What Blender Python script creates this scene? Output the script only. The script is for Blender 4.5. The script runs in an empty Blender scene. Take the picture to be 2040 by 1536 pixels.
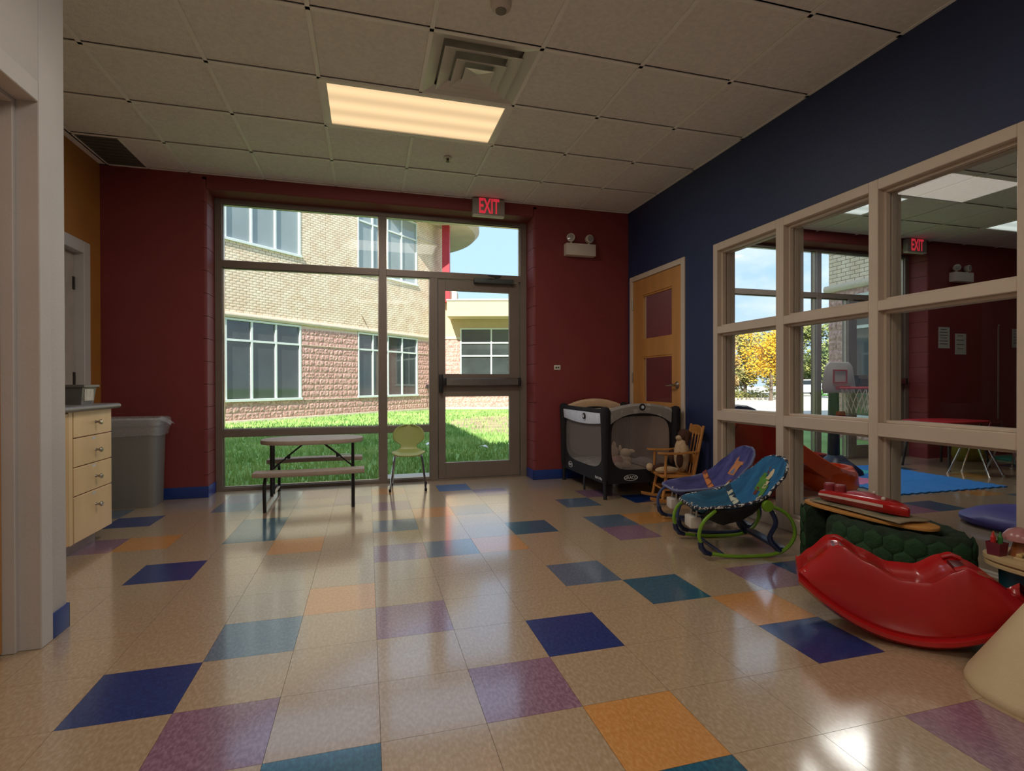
import bpy, bmesh, math, random
from mathutils import Vector, Matrix
random.seed(7)
scene = bpy.context.scene
COL = scene.collection
PI = math.pi

# ------------------------------------------------------------------ camera
cd = bpy.data.cameras.new('camera'); cam = bpy.data.objects.new('camera', cd); COL.objects.link(cam)
cd.sensor_fit = 'HORIZONTAL'; cd.sensor_width = 36.0; cd.lens = 36.0 * 1041.0 / 2040.0
cd.clip_start = 0.05; cd.clip_end = 500
cam.matrix_world = Matrix.Translation((-0.0333, -2.1152, 1.0063)) @ Matrix.Rotation(-0.2701, 4, 'Z') @ \
    Matrix.Rotation(PI/2 - 0.0044, 4, 'X') @ Matrix.Rotation(-0.0021, 4, 'Z')
scene.camera = cam
# ------------------------------------------------------------------ sky, sun, exposure
vs = scene.view_settings
vs.view_transform = 'Standard'; vs.look = 'None'; vs.gamma = 1.0; vs.use_curve_mapping = False
vs.exposure = 1.42
W = bpy.data.worlds.new('sky'); scene.world = W; W.use_nodes = True
nt = W.node_tree; nt.nodes.clear()
def N(t, tp, **kw):
    n = t.nodes.new(tp)
    for k, v in kw.items(): setattr(n, k, v)
    return n
out = N(nt, 'ShaderNodeOutputWorld'); bg = N(nt, 'ShaderNodeBackground'); bg.inputs[1].default_value = 0.57
tc = N(nt, 'ShaderNodeTexCoord'); sp = N(nt, 'ShaderNodeSeparateXYZ'); nt.links.new(tc.outputs['Generated'], sp.inputs[0])
rp = N(nt, 'ShaderNodeValToRGB'); nt.links.new(sp.outputs['Z'], rp.inputs[0])
e = rp.color_ramp.elements
e[0].position = 0.0; e[0].color = (0.60, 0.74, 0.90, 1); e[1].position = 0.9; e[1].color = (0.42, 0.60, 0.90, 1)
x_ = e.new(0.22); x_.color = (0.44, 0.66, 0.95, 1)
mp = N(nt, 'ShaderNodeMapping'); mp.inputs['Scale'].default_value = (1, 1, 2.6); nt.links.new(tc.outputs['Generated'], mp.inputs[0])
nz = N(nt, 'ShaderNodeTexNoise'); nz.inputs['Scale'].default_value = 3.2; nz.inputs['Detail'].default_value = 7; nz.inputs['Roughness'].default_value = 0.6
nt.links.new(mp.outputs[0], nz.inputs['Vector'])
r2 = N(nt, 'ShaderNodeValToRGB'); r2.color_ramp.elements[0].position = 0.50; r2.color_ramp.elements[1].position = 0.72
nt.links.new(nz.outputs['Fac'], r2.inputs[0])
mx = N(nt, 'ShaderNodeMix', data_type='RGBA'); nt.links.new(r2.outputs[0], mx.inputs[0])
nt.links.new(rp.outputs[0], mx.inputs[6]); mx.inputs[7].default_value = (0.88, 0.91, 0.95, 1)
nt.links.new(mx.outputs[2], bg.inputs[0]); nt.links.new(bg.outputs[0], out.inputs[0])
sd = bpy.data.lights.new('sun', 'SUN'); sd.energy = 3.6; sd.angle = 0.009; sd.color = (1.0, 0.95, 0.86)
sun = bpy.data.objects.new('sun', sd); COL.objects.link(sun)
sun.rotation_euler = Vector((0.53, 0.85, -0.84)).to_track_quat('-Z', 'Y').to_euler(); sun.location = (-30, -40, 50)

# ------------------------------------------------------------------ materials
MATS = {}
def lin(c): return tuple((x/255/12.92 if x/255 <= 0.04045 else ((x/255+0.055)/1.055)**2.4) for x in c)
def mat(name, rgb, rough=0.5, var=0.08, scale=8.0, bump=0.0, bscale=60.0, metal=0.0, spec=0.5, coat=0.0, coat_ior=1.5, emit=None, estr=0.0,
        rgb2=None, coords='Position', sheen=0.0, stretch=None, detail=4.0, thr=None, croug=0.1):
    """procedural principled material; rgb in sRGB 0-255; rgb2 = second colour mixed in by noise"""
    if name in MATS: return MATS[name]
    m = bpy.data.materials.new(name); m.use_nodes = True; t = m.node_tree; t.nodes.clear()
    o = N(t, 'ShaderNodeOutputMaterial'); b = N(t, 'ShaderNodeBsdfPrincipled'); t.links.new(b.outputs[0], o.inputs[0])
    b.inputs['Roughness'].default_value = rough; b.inputs['Metallic'].default_value = metal
    b.inputs['Specular IOR Level'].default_value = spec; b.inputs['Coat Weight'].default_value = coat
    b.inputs['Coat Roughness'].default_value = croug; b.inputs['Coat IOR'].default_value = coat_ior; b.inputs['Sheen Weight'].default_value = sheen
    if coords == 'Position': src = N(t, 'ShaderNodeNewGeometry').outputs['Position']
    else: src = N(t, 'ShaderNodeTexCoord').outputs[coords]
    if stretch:
        q = N(t, 'ShaderNodeMapping'); q.inputs['Scale'].default_value = stretch; t.links.new(src, q.inputs[0]); src = q.outputs[0]
    n = N(t, 'ShaderNodeTexNoise'); n.inputs['Scale'].default_value = scale; n.inputs['Detail'].default_value = detail
    t.links.new(src, n.inputs['Vector'])
    c = lin(rgb)
    if rgb2 is None:
        c1 = tuple(max(0, x*(1-var)) for x in c); c2 = tuple(min(1, x*(1+var)) for x in c)
    else: c1, c2 = c, lin(rgb2)
    r = N(t, 'ShaderNodeValToRGB'); r.color_ramp.elements[0].color = (*c1, 1); r.color_ramp.elements[1].color = (*c2, 1)
    lo, hi = thr if thr else (0.35, 0.65)
    r.color_ramp.elements[0].position = lo; r.color_ramp.elements[1].position = hi
    t.links.new(n.outputs['Fac'], r.inputs[0]); t.links.new(r.outputs[0], b.inputs['Base Color'])
    if bump:
        n2 = N(t, 'ShaderNodeTexNoise'); n2.inputs['Scale'].default_value = bscale; n2.inputs['Detail'].default_value = 3
        t.links.new(src, n2.inputs['Vector'])
        bp = N(t, 'ShaderNodeBump'); bp.inputs['Strength'].default_value = bump; bp.inputs['Distance'].default_value = 0.01
        t.links.new(n2.outputs['Fac'], bp.inputs['Height']); t.links.new(bp.outputs[0], b.inputs['Normal'])
    if emit is not None:
        b.inputs['Emission Color'].default_value = (*lin(emit), 1); b.inputs['Emission Strength'].default_value = estr
    MATS[name] = m
    return m
def glass(name, tint=(0.94, 0.965, 0.955), k=1.0, rough=0.0):
    m = bpy.data.materials.new(name); m.use_nodes = True; t = m.node_tree; t.nodes.clear()
    o = N(t, 'ShaderNodeOutputMaterial'); mxs = N(t, 'ShaderNodeMixShader'); tr = N(t, 'ShaderNodeBsdfTransparent'); gl = N(t, 'ShaderNodeBsdfGlossy')
    tr.inputs[0].default_value = (*tint, 1); gl.inputs['Roughness'].default_value = rough
    nn = N(t, 'ShaderNodeTexNoise'); nn.inputs['Scale'].default_value = 2.0
    fr = N(t, 'ShaderNodeFresnel'); fr.inputs[0].default_value = 1.5
    ge = N(t, 'ShaderNodeNewGeometry'); iv = N(t, 'ShaderNodeMath', operation='SUBTRACT'); iv.inputs[0].default_value = 1.0
    t.links.new(ge.outputs['Backfacing'], iv.inputs[1])
    mu = N(t, 'ShaderNodeMath', operation='MULTIPLY'); t.links.new(fr.outputs[0], mu.inputs[0]); t.links.new(iv.outputs[0], mu.inputs[1])
    m2 = N(t, 'ShaderNodeMath', operation='MULTIPLY', use_clamp=True); t.links.new(mu.outputs[0], m2.inputs[0]); m2.inputs[1].default_value = k
    t.links.new(m2.outputs[0], mxs.inputs[0]); t.links.new(tr.outputs[0], mxs.inputs[1]); t.links.new(gl.outputs[0], mxs.inputs[2])
    t.links.new(mxs.outputs[0], o.inputs[0])
    MATS[name] = m
    return m

M_red = mat('red_wall_paint', (122, 48, 48), 0.6, 0.04, 3, 0.15, 90)
M_navy = mat('navy_wall_paint', (36, 48, 86), 0.5, 0.05, 3, 0.12, 90)
M_mustard = mat('mustard_wall_paint', (168, 112, 48), 0.6, 0.05, 3, 0.12, 90)
M_white = mat('white_wall_paint', (196, 193, 192), 0.55, 0.03, 3, 0.08, 90)
M_trim = mat('beige_trim_paint', (205, 188, 170), 0.45, 0.03, 4)
M_alu = mat('bronze_anodised_aluminium', (126, 114, 104), 0.45, 0.05, 5, metal=0.15)
M_aludark = mat('dark_gasket', (40, 40, 40), 0.6)
M_blackpl = mat('black_plastic', (22, 22, 26), 0.45)
M_base = mat('navy_vinyl_base', (26, 56, 128), 0.35, 0.06, 10)
M_tile = mat('acoustic_ceiling_tile', (238, 233, 227), 0.9, 0.05, 40, 0.5, 160)
M_grid = mat('ceiling_grid_paint', (244, 241, 234), 0.5, 0.03, 5)
M_plenum = mat('dark_plenum', (30, 30, 30), 0.9)
M_glass = glass('clear_glass', (0.94, 0.955, 0.95), 0.65)
M_glass_ext = glass('storefront_glass', (0.95, 0.958, 0.952), 0.45)
M_slab = mat('floor_seam', (70, 55, 42), 0.8)
def vct(name, c, c2):
    return mat(name, c, 0.30, scale=105, rgb2=c2, thr=(0.40, 0.74), detail=10, stretch=(1, 0.5, 1), spec=0.55, bump=0.03, bscale=9, coat=1.0, croug=0.12, coat_ior=1.75)
VCT = {'beige': vct('vct_beige', (168, 144, 114), (192, 171, 145)), 'navy': vct('vct_navy', (16, 48, 112), (36, 74, 138)),
       'grey': vct('vct_greyblue', (82, 102, 126), (116, 132, 150)), 'purple': vct('vct_purple', (128, 92, 116), (166, 136, 156)),
       'orange': vct('vct_orange', (200, 138, 70), (218, 162, 102)), 'teal': vct('vct_teal', (20, 80, 108), (48, 114, 138)),
       'blue': vct('vct_blue', (30, 96, 160), (70, 130, 186))}
M_wood = mat('maple_veneer', (196, 140, 78), 0.4, 0.12, 6, stretch=(1, 1, 0.12), detail=6)
M_maple = mat('pale_maple_drawer', (222, 190, 142), 0.4, 0.07, 5, stretch=(1, 1, 0.25), detail=6)
M_steel = mat('brushed_nickel', (170, 165, 158), 0.28, 0.05, 20, metal=1.0)
M_chrome = mat('chrome', (200, 200, 200), 0.15, 0.03, 20, metal=1.0)
M_offwhite = mat('off_white_plastic', (205, 196, 184), 0.5, 0.03, 5)

# ------------------------------------------------------------------ mesh builder
INV = {}
class MB:
    def __init__(s): s.v = []; s.f = []
    def add(s, vs_, fs):
        o = len(s.v); s.v += [tuple(v) for v in vs_]; s.f += [tuple(i+o for i in f) for f in fs]; return s
    def box(s, x0, y0, z0, x1, y1, z1, mtx=None):
        x0, x1 = min(x0, x1), max(x0, x1); y0, y1 = min(y0, y1), max(y0, y1); z0, z1 = min(z0, z1), max(z0, z1)
        v = [(x0,y0,z0),(x1,y0,z0),(x1,y1,z0),(x0,y1,z0),(x0,y0,z1),(x1,y0,z1),(x1,y1,z1),(x0,y1,z1)]
        if mtx is not None: v = [mtx @ Vector(p) for p in v]
        return s.add(v, [(0,3,2,1),(4,5,6,7),(0,1,5,4),(1,2,6,5),(2,3,7,6),(3,0,4,7)])
    def bar(s, a, b, w, h, up=(0,0,1)):
        a = Vector(a); b = Vector(b); d = (b-a); L = d.length; d.normalize(); upv = Vector(up)
        if abs(d.dot(upv)) > 0.98: upv = Vector((0,1,0)) if abs(d.y) < 0.9 else Vector((1,0,0))
        sx = d.cross(upv).normalized(); sz = sx.cross(d).normalized()
        m = Matrix((( sx.x, d.x, sz.x, a.x),(sx.y, d.y, sz.y, a.y),(sx.z, d.z, sz.z, a.z),(0,0,0,1)))
        return s.box(-w/2, 0, -h/2, w/2, L, h/2, m)
    def tube(s, pts, r, seg=8, closed=False, cap=True):
        pts = [Vector(p) for p in pts]; n = len(pts); rr = r if isinstance(r, (list, tuple)) else [r]*n
        vs_ = []; prev = None
        for i in range(n):
            if closed: t = (pts[(i+1) % n] - pts[i-1])
            else: t = pts[min(i+1, n-1)] - pts[max(i-1, 0)]
            t.normalize()
            if prev is None:
                a = Vector((0,0,1)) if abs(t.z) < 0.9 else Vector((1,0,0))
                u = t.cross(a).normalized()
            else:
                u = (prev - t*prev.dot(t))
                u = u.normalized() if u.length > 1e-6 else t.orthogonal().normalized()
            prev = u; w = t.cross(u)
            for k in range(seg):
                an = 2*PI*k/seg; vs_.append(pts[i] + (u*math.cos(an) + w*math.sin(an))*rr[i])
        fs = []
        m = n if closed else n-1
        for i in range(m):
            j = (i+1) % n
            for k in range(seg):
                k2 = (k+1) % seg; fs.append((i*seg+k, i*seg+k2, j*seg+k2, j*seg+k))
        if cap and not closed:
            fs.append(tuple(range(seg-1, -1, -1))); fs.append(tuple((n-1)*seg+k for k in range(seg)))
        return s.add(vs_, fs)
    def lathe(s, prof, seg=24, c=(0,0,0), mtx=None, cap=True):
        vs_ = []
        for r, z in prof:
            for k in range(seg):
                a = 2*PI*k/seg; p = Vector((c[0]+r*math.cos(a), c[1]+r*math.sin(a), c[2]+z)); vs_.append(mtx @ p if mtx is not None else p)
        fs = []; n = len(prof)
        for i in range(n-1):
            for k in range(seg):
                k2 = (k+1) % seg; fs.append((i*seg+k, i*seg+k2, (i+1)*seg+k2, (i+1)*seg+k))
        if cap: fs.append(tuple(range(seg-1, -1, -1))); fs.append(tuple((n-1)*seg+k for k in range(seg)))
        return s.add(vs_, fs)
    def prism(s, poly, z0, z1, mtx=None):
        n = len(poly); vs_ = [Vector((x, y, z0)) for x, y in poly] + [Vector((x, y, z1)) for x, y in poly]
        if mtx is not None: vs_ = [mtx @ v for v in vs_]
        fs = [tuple(range(n-1, -1, -1)), tuple(range(n, 2*n))] + [(i, (i+1) % n, n+(i+1) % n, n+i) for i in range(n)]
        return s.add(vs_, fs)
    def loft(s, rings, cap=True, closed=True):
        n = len(rings[0]); vs_ = [p for r in rings for p in r]; fs = []
        for i in range(len(rings)-1):
            for k in range(n if closed else n-1):
                k2 = (k+1) % n; fs.append((i*n+k, i*n+k2, (i+1)*n+k2, (i+1)*n+k))
        if cap and closed: fs.append(tuple(range(n-1, -1, -1))); fs.append(tuple((len(rings)-1)*n+k for k in range(n)))
        return s.add(vs_, fs)
    def ball(s, c, r, seg=12, rings=8, sc=(1,1,1)):
        prof = []
        vs_ = []; fs = []
        for i in range(rings+1):
            th = PI*i/rings
            for k in range(seg):
                a = 2*PI*k/seg
                vs_.append((c[0]+r*sc[0]*math.sin(th)*math.cos(a), c[1]+r*sc[1]*math.sin(th)*math.sin(a), c[2]-r*sc[2]*math.cos(th)))
        for i in range(rings):
            for k in range(seg):
                k2 = (k+1) % seg; fs.append((i*seg+k, i*seg+k2, (i+1)*seg+k2, (i+1)*seg+k))
        return s.add(vs_, fs)
    def mesh(s, name, m=None, smooth=False, bevel=0.0, bseg=2, ang=35, merge=False):
        me = bpy.data.meshes.new(name); me.from_pydata(s.v, [], s.f)
        bm = bmesh.new(); bm.from_mesh(me)
        if merge: bmesh.ops.remove_doubles(bm, verts=bm.verts, dist=1e-5)
        bmesh.ops.dissolve_degenerate(bm, edges=bm.edges, dist=1e-6)
        bmesh.ops.recalc_face_normals(bm, faces=bm.faces)
        if bevel > 0:
            es = [e_ for e_ in bm.edges if len(e_.link_faces) == 2 and e_.calc_face_angle(0) > math.radians(30)]
            bmesh.ops.bevel(bm, geom=es, offset=bevel, segments=bseg, affect='EDGES', profile=0.6, clamp_overlap=True)
        bm.to_mesh(me); bm.free()
        if smooth or bevel > 0:
            me.polygons.foreach_set('use_smooth', [True]*len(me.polygons)); me.set_sharp_from_angle(angle=math.radians(ang))
        if m is not None: me.materials.append(m)
        return me
    def build(s, name, m, parent=None, smooth=False, bevel=0.0, bseg=2, absolute=False, ang=35, merge=False, label=None):
        if absolute and parent is not None:
            im = INV[parent]; s.v = [tuple(im @ Vector(p)) for p in s.v]
        me = s.mesh(name, m, smooth, bevel, bseg, ang, merge)
        return obj(name, me, parent, label)
def obj(name, me, parent=None, label=None):
    o = bpy.data.objects.new(name, me); COL.objects.link(o)
    if parent is not None: o.parent = parent
    if label: o['label'] = label
    return o
def thing(name, label, cat, loc=(0,0,0), rz=0.0, group=None, kind=None):
    o = bpy.data.objects.new(name, None); COL.objects.link(o); o.empty_display_size = 0.1
    o.location = loc; o.rotation_euler = (0, 0, rz)
    INV[o] = (Matrix.Translation(loc) @ Matrix.Rotation(rz, 4, 'Z')).inverted()
    return tag(o, label, cat, group, kind)
def tag(o, label, cat, group=None, kind=None):
    o['label'] = label; o['category'] = cat
    if group: o['group'] = group
    if kind: o['kind'] = kind
    return o
def copy_tree(o, parent=None):
    c = o.copy(); COL.objects.link(c); c.parent = parent
    for ch in [q for q in bpy.data.objects if q.parent == o]: copy_tree(ch, c)
    return c
def text_mesh(txt, size, depth, m, bold=0.0, align='CENTER', shear=0.0):
    cu = bpy.data.curves.new('lettering', 'FONT'); cu.body = txt; cu.size = size; cu.extrude = depth; cu.align_x = align; cu.align_y = 'CENTER'
    cu.offset = bold; cu.shear = shear
    o = bpy.data.objects.new('lettering', cu); COL.objects.link(o)
    dg = bpy.context.evaluated_depsgraph_get(); dg.update()
    me = bpy.data.meshes.new_from_object(o.evaluated_get(dg)); bpy.data.objects.remove(o); bpy.data.curves.remove(cu)
    me.name = 'lettering'; me.materials.clear(); me.materials.append(m)
    return me
def bez(pts, n=8):
    """Catmull-Rom through the points"""
    P = [Vector(p) for p in pts]; P = [2*P[0]-P[1]] + P + [2*P[-1]-P[-2]]; r = []
    for i in range(1, len(P)-2):
        for k in range(n):
            t = k/n; a, b, c, d = P[i-1], P[i], P[i+1], P[i+2]
            r.append(0.5*((2*b) + (c-a)*t + (2*a-5*b+4*c-d)*t*t + (3*b-a-3*c+d)*t**3))
    r.append(P[-2]); return r
def lerp(a, b, t): return a+(b-a)*t
def interp(x, xs, ys):
    if x <= xs[0]: return ys[0]
    for i in range(len(xs)-1):
        if x <= xs[i+1]:
            t = (x-xs[i])/(xs[i+1]-xs[i]); t = t*t*(3-2*t)*0.5 + t*0.5
            return lerp(ys[i], ys[i+1], t)
    return ys[-1]
LENS, WATT, WATT2, WATT3 = 0.39, 8.5, 6.5, 10.0
LAMPC = (1.0, 0.91, 0.80)
# ================================================================== the room
XR, XR2, XL, YF, ZC = 2.722, 2.872, -2.2, 3.06, 2.86
YB = -4.2; XN = 9.1; YOUT = 3.42; ZR = 3.5
def struct(name, mb, m, label, cat, **kw):
    o = mb.build(name, m, **kw); return tag(o, label, cat, kind='structure')
OPEN = [(-1.397, 1.633), (4.052, 7.082)]; ZO = 2.735
def jambpoly(x, side, y0=YF, y1=3.31, w=0.035, r=0.022):
    # bullnose corner at (x, y0); side=+1: block lies towards +x
    p = [(x + side*w, y0)]
    for k in range(6):
        a = k/5*PI/2; p.append((x + side*(r - r*math.sin(a)), y0 + r - r*math.cos(a)))
    p += [(x, y1), (x + side*w, y1)]
    return p
for idx, ((a, b), (xa, xb), lab) in enumerate([(OPEN[0], (-2.35, 2.797), 'dark red painted block wall around the tall glazed storefront'),
                                            (OPEN[1], (2.797, 9.27), 'dark red block wall seen through the partition glass')]):
    mb = MB(); mb.box(xa, YF, 0, a-0.035, YOUT, ZR); mb.box(b+0.035, YF, 0, xb, YOUT, ZR); mb.box(a-0.035, YF, ZO+0.1, b+0.035, YOUT, ZR)
    mb.box(a-0.035, 3.31, 0, a, YOUT, ZO+0.1); mb.box(b, 3.31, 0, b+0.035, YOUT, ZO+0.1)
    w = struct('wall_far', mb, M_red, lab, 'wall')
    me1 = MB().prism(jambpoly(0, -1), 0, 0.1975).mesh('block', M_red, smooth=True); me2 = MB().prism(jambpoly(0, 1), 0, 0.1975).mesh('block', M_red, smooth=True)
    for k in range(14):
        for me, x in ((me1, a), (me2, b)):
            o = obj('block', me, w); o.location = (x, 0, k*0.2012)
    # lintel with rounded lower edge
    r = 0.022; prof = [(YF, ZO+0.1)] + [(YF + r - r*math.cos(q), ZO + r - r*math.sin(q)) for q in [k/5*PI/2 for k in range(6)]] + [(YOUT, ZO), (YOUT, ZO+0.1)]
    n = len(prof); lm = MB(); lm.add([(a, y, z) for y, z in prof] + [(b, y, z) for y, z in prof],
        [tuple(range(n)), tuple(range(2*n-1, n-1, -1))] + [(i, (i+1) % n, n+(i+1) % n, n+i) for i in range(n)])
    lm.build('lintel', M_red, w, smooth=True)
# mustard wall, left foreground wall with its door, back walls, partition
mb = MB(); mb.box(-2.35, 0.30, 0, XL, 1.99, ZR); mb.box(-2.35, 2.80, 0, XL, YF, ZR); mb.box(-2.35, 1.99, 2.09, XL, 2.80, ZR)
struct('wall_left', mb, M_mustard, 'mustard yellow painted wall above the counter', 'wall')
mb = MB(); mb.box(-1.40, 0.287, 0, -1.236, 0.459, ZR); mb.box(-1.40, YB, 0, -1.236, -0.64, ZR); mb.box(-1.40, -0.64, 2.09, -1.236, 0.287, ZR); mb.box(-2.2, 0.30, 0, -1.40, 0.459, ZR)
struct('wall_left', mb, M_white, 'white wall ending in a corner beside the wooden door', 'wall', bevel=0.004)
mb = MB(); mb.box(-2.35, YB-0.15, 0, 9.27, YB, ZR)
struct('wall_back', mb, M_white, 'plain white wall behind the viewer', 'wall')
mb = MB(); mb.box(XN, YB, 0, 9.27, YF, ZR)
struct('wall_right', mb, M_red, 'dark red end wall of the far playroom', 'wall')
DY0, DY1, WY0, WY1, ZT = 2.0, 3.01, -0.56, 1.59, 2.14
mb = MB(); mb.box(XR, DY1, 0, XR2, YF, ZR); mb.box(XR, DY0, ZT, XR2, DY1, ZR); mb.box(XR, WY1, 0, XR2, DY0, ZR); mb.box(XR, WY0, ZT, XR2, WY1, ZR); mb.box(XR, YB, 0, XR2, WY0, ZR)
struct('wall_right', mb, M_navy, 'dark navy painted partition wall around the interior window', 'wall')
# baseboards
def base(name, boxes, label):
    mb = MB()
    for b in boxes: mb.box(*b)
    struct(name, mb, M_base, label, 'baseboard', bevel=0.003)
base('baseboard_far', [(XL, YF-0.008, 0, -1.397+0.006, YF, 0.1), (-1.397, YF-0.008, 0, -1.397+0.008, 3.30, 0.1)], 'navy vinyl baseboard on red wall beside the rubbish bin')
base('baseboard_far', [(1.633-0.008, YF-0.008, 0, XR, YF, 0.1), (1.633-0.008, YF-0.008, 0, 1.633, 3.30, 0.1)], 'navy vinyl baseboard on red wall behind the playpen')
base('baseboard_right', [(XR-0.008, WY1, 0, XR, DY0-0.01, 0.1)], 'navy vinyl baseboard between wooden door and interior window')
base('baseboard_left', [(-1.236, 0.347, 0, -1.228, 0.467, 0.1), (-1.40, 0.459, 0, -1.228, 0.467, 0.1)], 'short navy vinyl baseboard on the white wall corner')
# ------------------------------------------------------------------ floors
T = 0.3048
slab = struct('floor', MB().box(-2.35, YB, -0.1, 2.797, 3.42, -0.003), M_slab, 'beige vinyl tile floor with scattered coloured tiles', 'floor')
slab2 = struct('floor', MB().box(2.797, YB, -0.1, 9.27, 3.42, -0.003), M_slab, 'vinyl tile floor of the playroom behind the partition', 'floor')
CT = {(-3,-1):'navy',(-2,0):'grey',(-2,-2):'purple',(-1,-3):'teal',(-1,1):'orange',(0,0):'purple',(2,-1):'navy',(1,-2):'purple',(2,-3):'orange',(2,-4):'teal',
      (3,1):'grey',(4,0):'teal',(5,-1):'orange',(5,-2):'navy',(5,-4):'purple',(-4,3):'navy',(-5,5):'orange',(-6,5):'purple',(-6,7):'navy',(-7,8):'grey',(-4,8):'grey',(-4,9):'purple',
      (-3,5):'teal',(-3,6):'teal',(-2,4):'orange',(-1,8):'purple',(0,7):'purple',(0,5):'grey',(0,3):'purple',(1,3):'grey',(2,6):'grey',(2,9):'blue',(3,8):'purple',(3,4):'teal',
      (2,3):'orange',(5,6):'grey',(6,7):'purple',(5,4):'grey',(5,3):'purple',(6,4):'orange',(0,9):'orange',(1,6):'orange',(6,0):'purple',(7,0):'navy',(-3,-5):'orange',(4,-6):'navy',(0,-6):'grey',(7,-5):'teal',(7,6):'navy'}
TM = {}
def tilemesh(c, sx=T, sy=T):
    k = (c, round(sx, 3), round(sy, 3))
    if k not in TM: TM[k] = MB().box(0.0006, 0.0006, -0.003, sx-0.0006, sy-0.0006, 0).mesh('floor_tile', VCT[c])
    return TM[k]
camv = Vector((-0.0333, -2.1152, 0)); fwd = Vector((math.sin(0.2701), math.cos(0.2701), 0)); rgt = Vector((fwd.y, -fwd.x, 0))
def inview(x, y):
    d = Vector((x, y, 0)) - camv; t = d.dot(fwd); return t > 0.9 and abs(d.dot(rgt)) < t*1.03
def tiles(slab_, x0, x1, y0, y1, colours, rnd=None):
    cells = []
    i0, i1, j0, j1 = math.floor(x0/T), math.ceil(x1/T), math.floor(y0/T), math.ceil(y1/T)
    for i in range(i0, i1):
        for j in range(j0, j1):
            ax, bx_, ay, by = max(i*T, x0), min((i+1)*T, x1), max(j*T, y0), min((j+1)*T, y1)
            if bx_-ax < 0.01 or by-ay < 0.01: continue
            c = colours.get((i, j)); 
            if c is None:
                c = 'beige'
                if rnd is not None:
                    q = rnd.random()
                    if q < 0.13: c = rnd.choice(['navy', 'purple', 'orange', 'grey', 'teal'])
            cx, cy = (ax+bx_)/2, (ay+by)/2
            cells.append((not inview(cx, cy), (Vector((cx, cy, 0))-camv).length, c, ax, ay, bx_-ax, by-ay))
    cells.sort(key=lambda q: q[:2])
    rest = {}
    for n, (iv, d, c, ax, ay, sx, sy) in enumerate(cells):
        if n < 300 and not iv:
            o = obj('floor_tile', tilemesh(c, sx, sy), slab_); o.location = (ax, ay, 0)
        else: rest.setdefault(c, MB()).box(ax+0.0005, ay+0.0005, -0.003, ax+sx-0.0005, ay+sy-0.0005, 0)
    for c, mb in rest.items():
        o = mb.build('floor_tiles', VCT[c], slab_); o['kind'] = 'stuff'
tiles(slab, XL, 2.797, YB, 3.31, CT)
tiles(slab2, 2.797, XN, YB, 3.31, {(12, 3): 'purple', (13, 3): 'purple'}, random.Random(3))
# ------------------------------------------------------------------ ceilings
G = 0.6096; GX0 = -2.1404; GY0 = 3.0796
ceil = struct('ceiling', MB().box(-2.35, YB, 2.94, 2.797, YF, 3.02), M_plenum, 'suspended ceiling of white acoustic tiles in a metal grid', 'ceiling')
ceil2 = struct('ceiling', MB().box(2.797, YB, 2.94, 9.27, YF, 3.02), M_plenum, 'suspended tile ceiling of the playroom behind the partition', 'ceiling')
CM = {}
def ceilmesh(sx, sy):
    k = (round(sx, 3), round(sy, 3))
    if k not in CM: CM[k] = MB().box(0.004, 0.006, 0, sx-0.004, sy-0.0165, 0.016).mesh('ceiling_tile', M_tile, bevel=0.002, bseg=1)
    return CM[k]
def ceiling(par, xs, ys, skip):
    for i in range(len(xs)-1):
        for j in range(len(ys)-1):
            if (i, j) in skip: continue
            o = obj('ceiling_tile', ceilmesh(xs[i+1]-xs[i], ys[j+1]-ys[j]), par); o.location = (xs[i], ys[j], ZC+0.004)
    bx0, bx1, by0, by1 = xs[0], xs[-1], ys[0], ys[-1]
    return bx0, bx1, by0, by1
def bars(par, segs):
    for s in segs:
        m = MB().box(s[0], s[1], ZC-0.004, s[2], s[3], ZC+0.001); m.build('grid_bar', M_grid, par)
xs = [GX0 + G*k for k in range(8)] + [XR]
ys = sorted([GY0 - G*k for k in range(1, 12)] + [YF, YB])
xi = lambda x: min(range(len(xs)), key=lambda k: abs(xs[k]-x)); yi = lambda y: min(range(len(ys)), key=lambda k: abs(ys[k]-y))
LX, LY = -0.3116, 1.2508
skip = {(xi(LX), yi(LY)), (xi(LX)+1, yi(LY)), (xi(0.298), yi(0.641)), (0, len(ys)-2)}
skip |= {(xi(LX)+i, yi(LY)-j) for j in (4, 8) for i in (0, 1)}
ceiling(ceil, xs, ys, skip)
o = obj('ceiling_tile', ceilmesh(G/2, 0.59), ceil); o.location = (GX0+G/2, 2.47, ZC+0.004)
hw = 0.0115
segs = []
for k, x in enumerate(xs[:-1]):
    if k == xi(LX)+1:
        segs += [(x-hw, LY+G, x+hw, YF), (x-hw, LY-3*G, x+hw, LY), (x-hw, LY-7*G, x+hw, LY-4*G), (x-hw, YB, x+hw, LY-8*G)]
    else: segs.append((x-hw, YB, x+hw, YF))
for y in ys[1:-1]: segs.append((GX0, y-hw, XR, y+hw))
segs += [(XR-0.02, YB, XR, YF), (XL, YF-0.02, XR, YF), (XL, 0.46, GX0, YF), (GX0+G/2-hw, 2.47, GX0+G/2+hw, YF)]
bars(ceil, segs)
xs2 = [XR2] + [XR2 + 0.569 + G*k for k in range(10)] + [XN]; xs2 = sorted(set(round(v, 4) for v in xs2 if v <= XN))
NL = [(4.05, 1.86), (4.05, -1.19), (7.1, 1.86)]
skip2 = set()
ii = lambda x: min(range(len(xs2)), key=lambda k: abs(xs2[k]-x))
NLX = []
for x, y in NL:
    k = ii(x); 
    if k+2 < len(xs2):
        skip2 |= {(k, yi(y)), (k+1, yi(y))}; NLX.append((xs2[k], xs2[k+2], ys[yi(y)]))
ceiling(ceil2, xs2, ys, skip2)
segs = []
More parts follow.
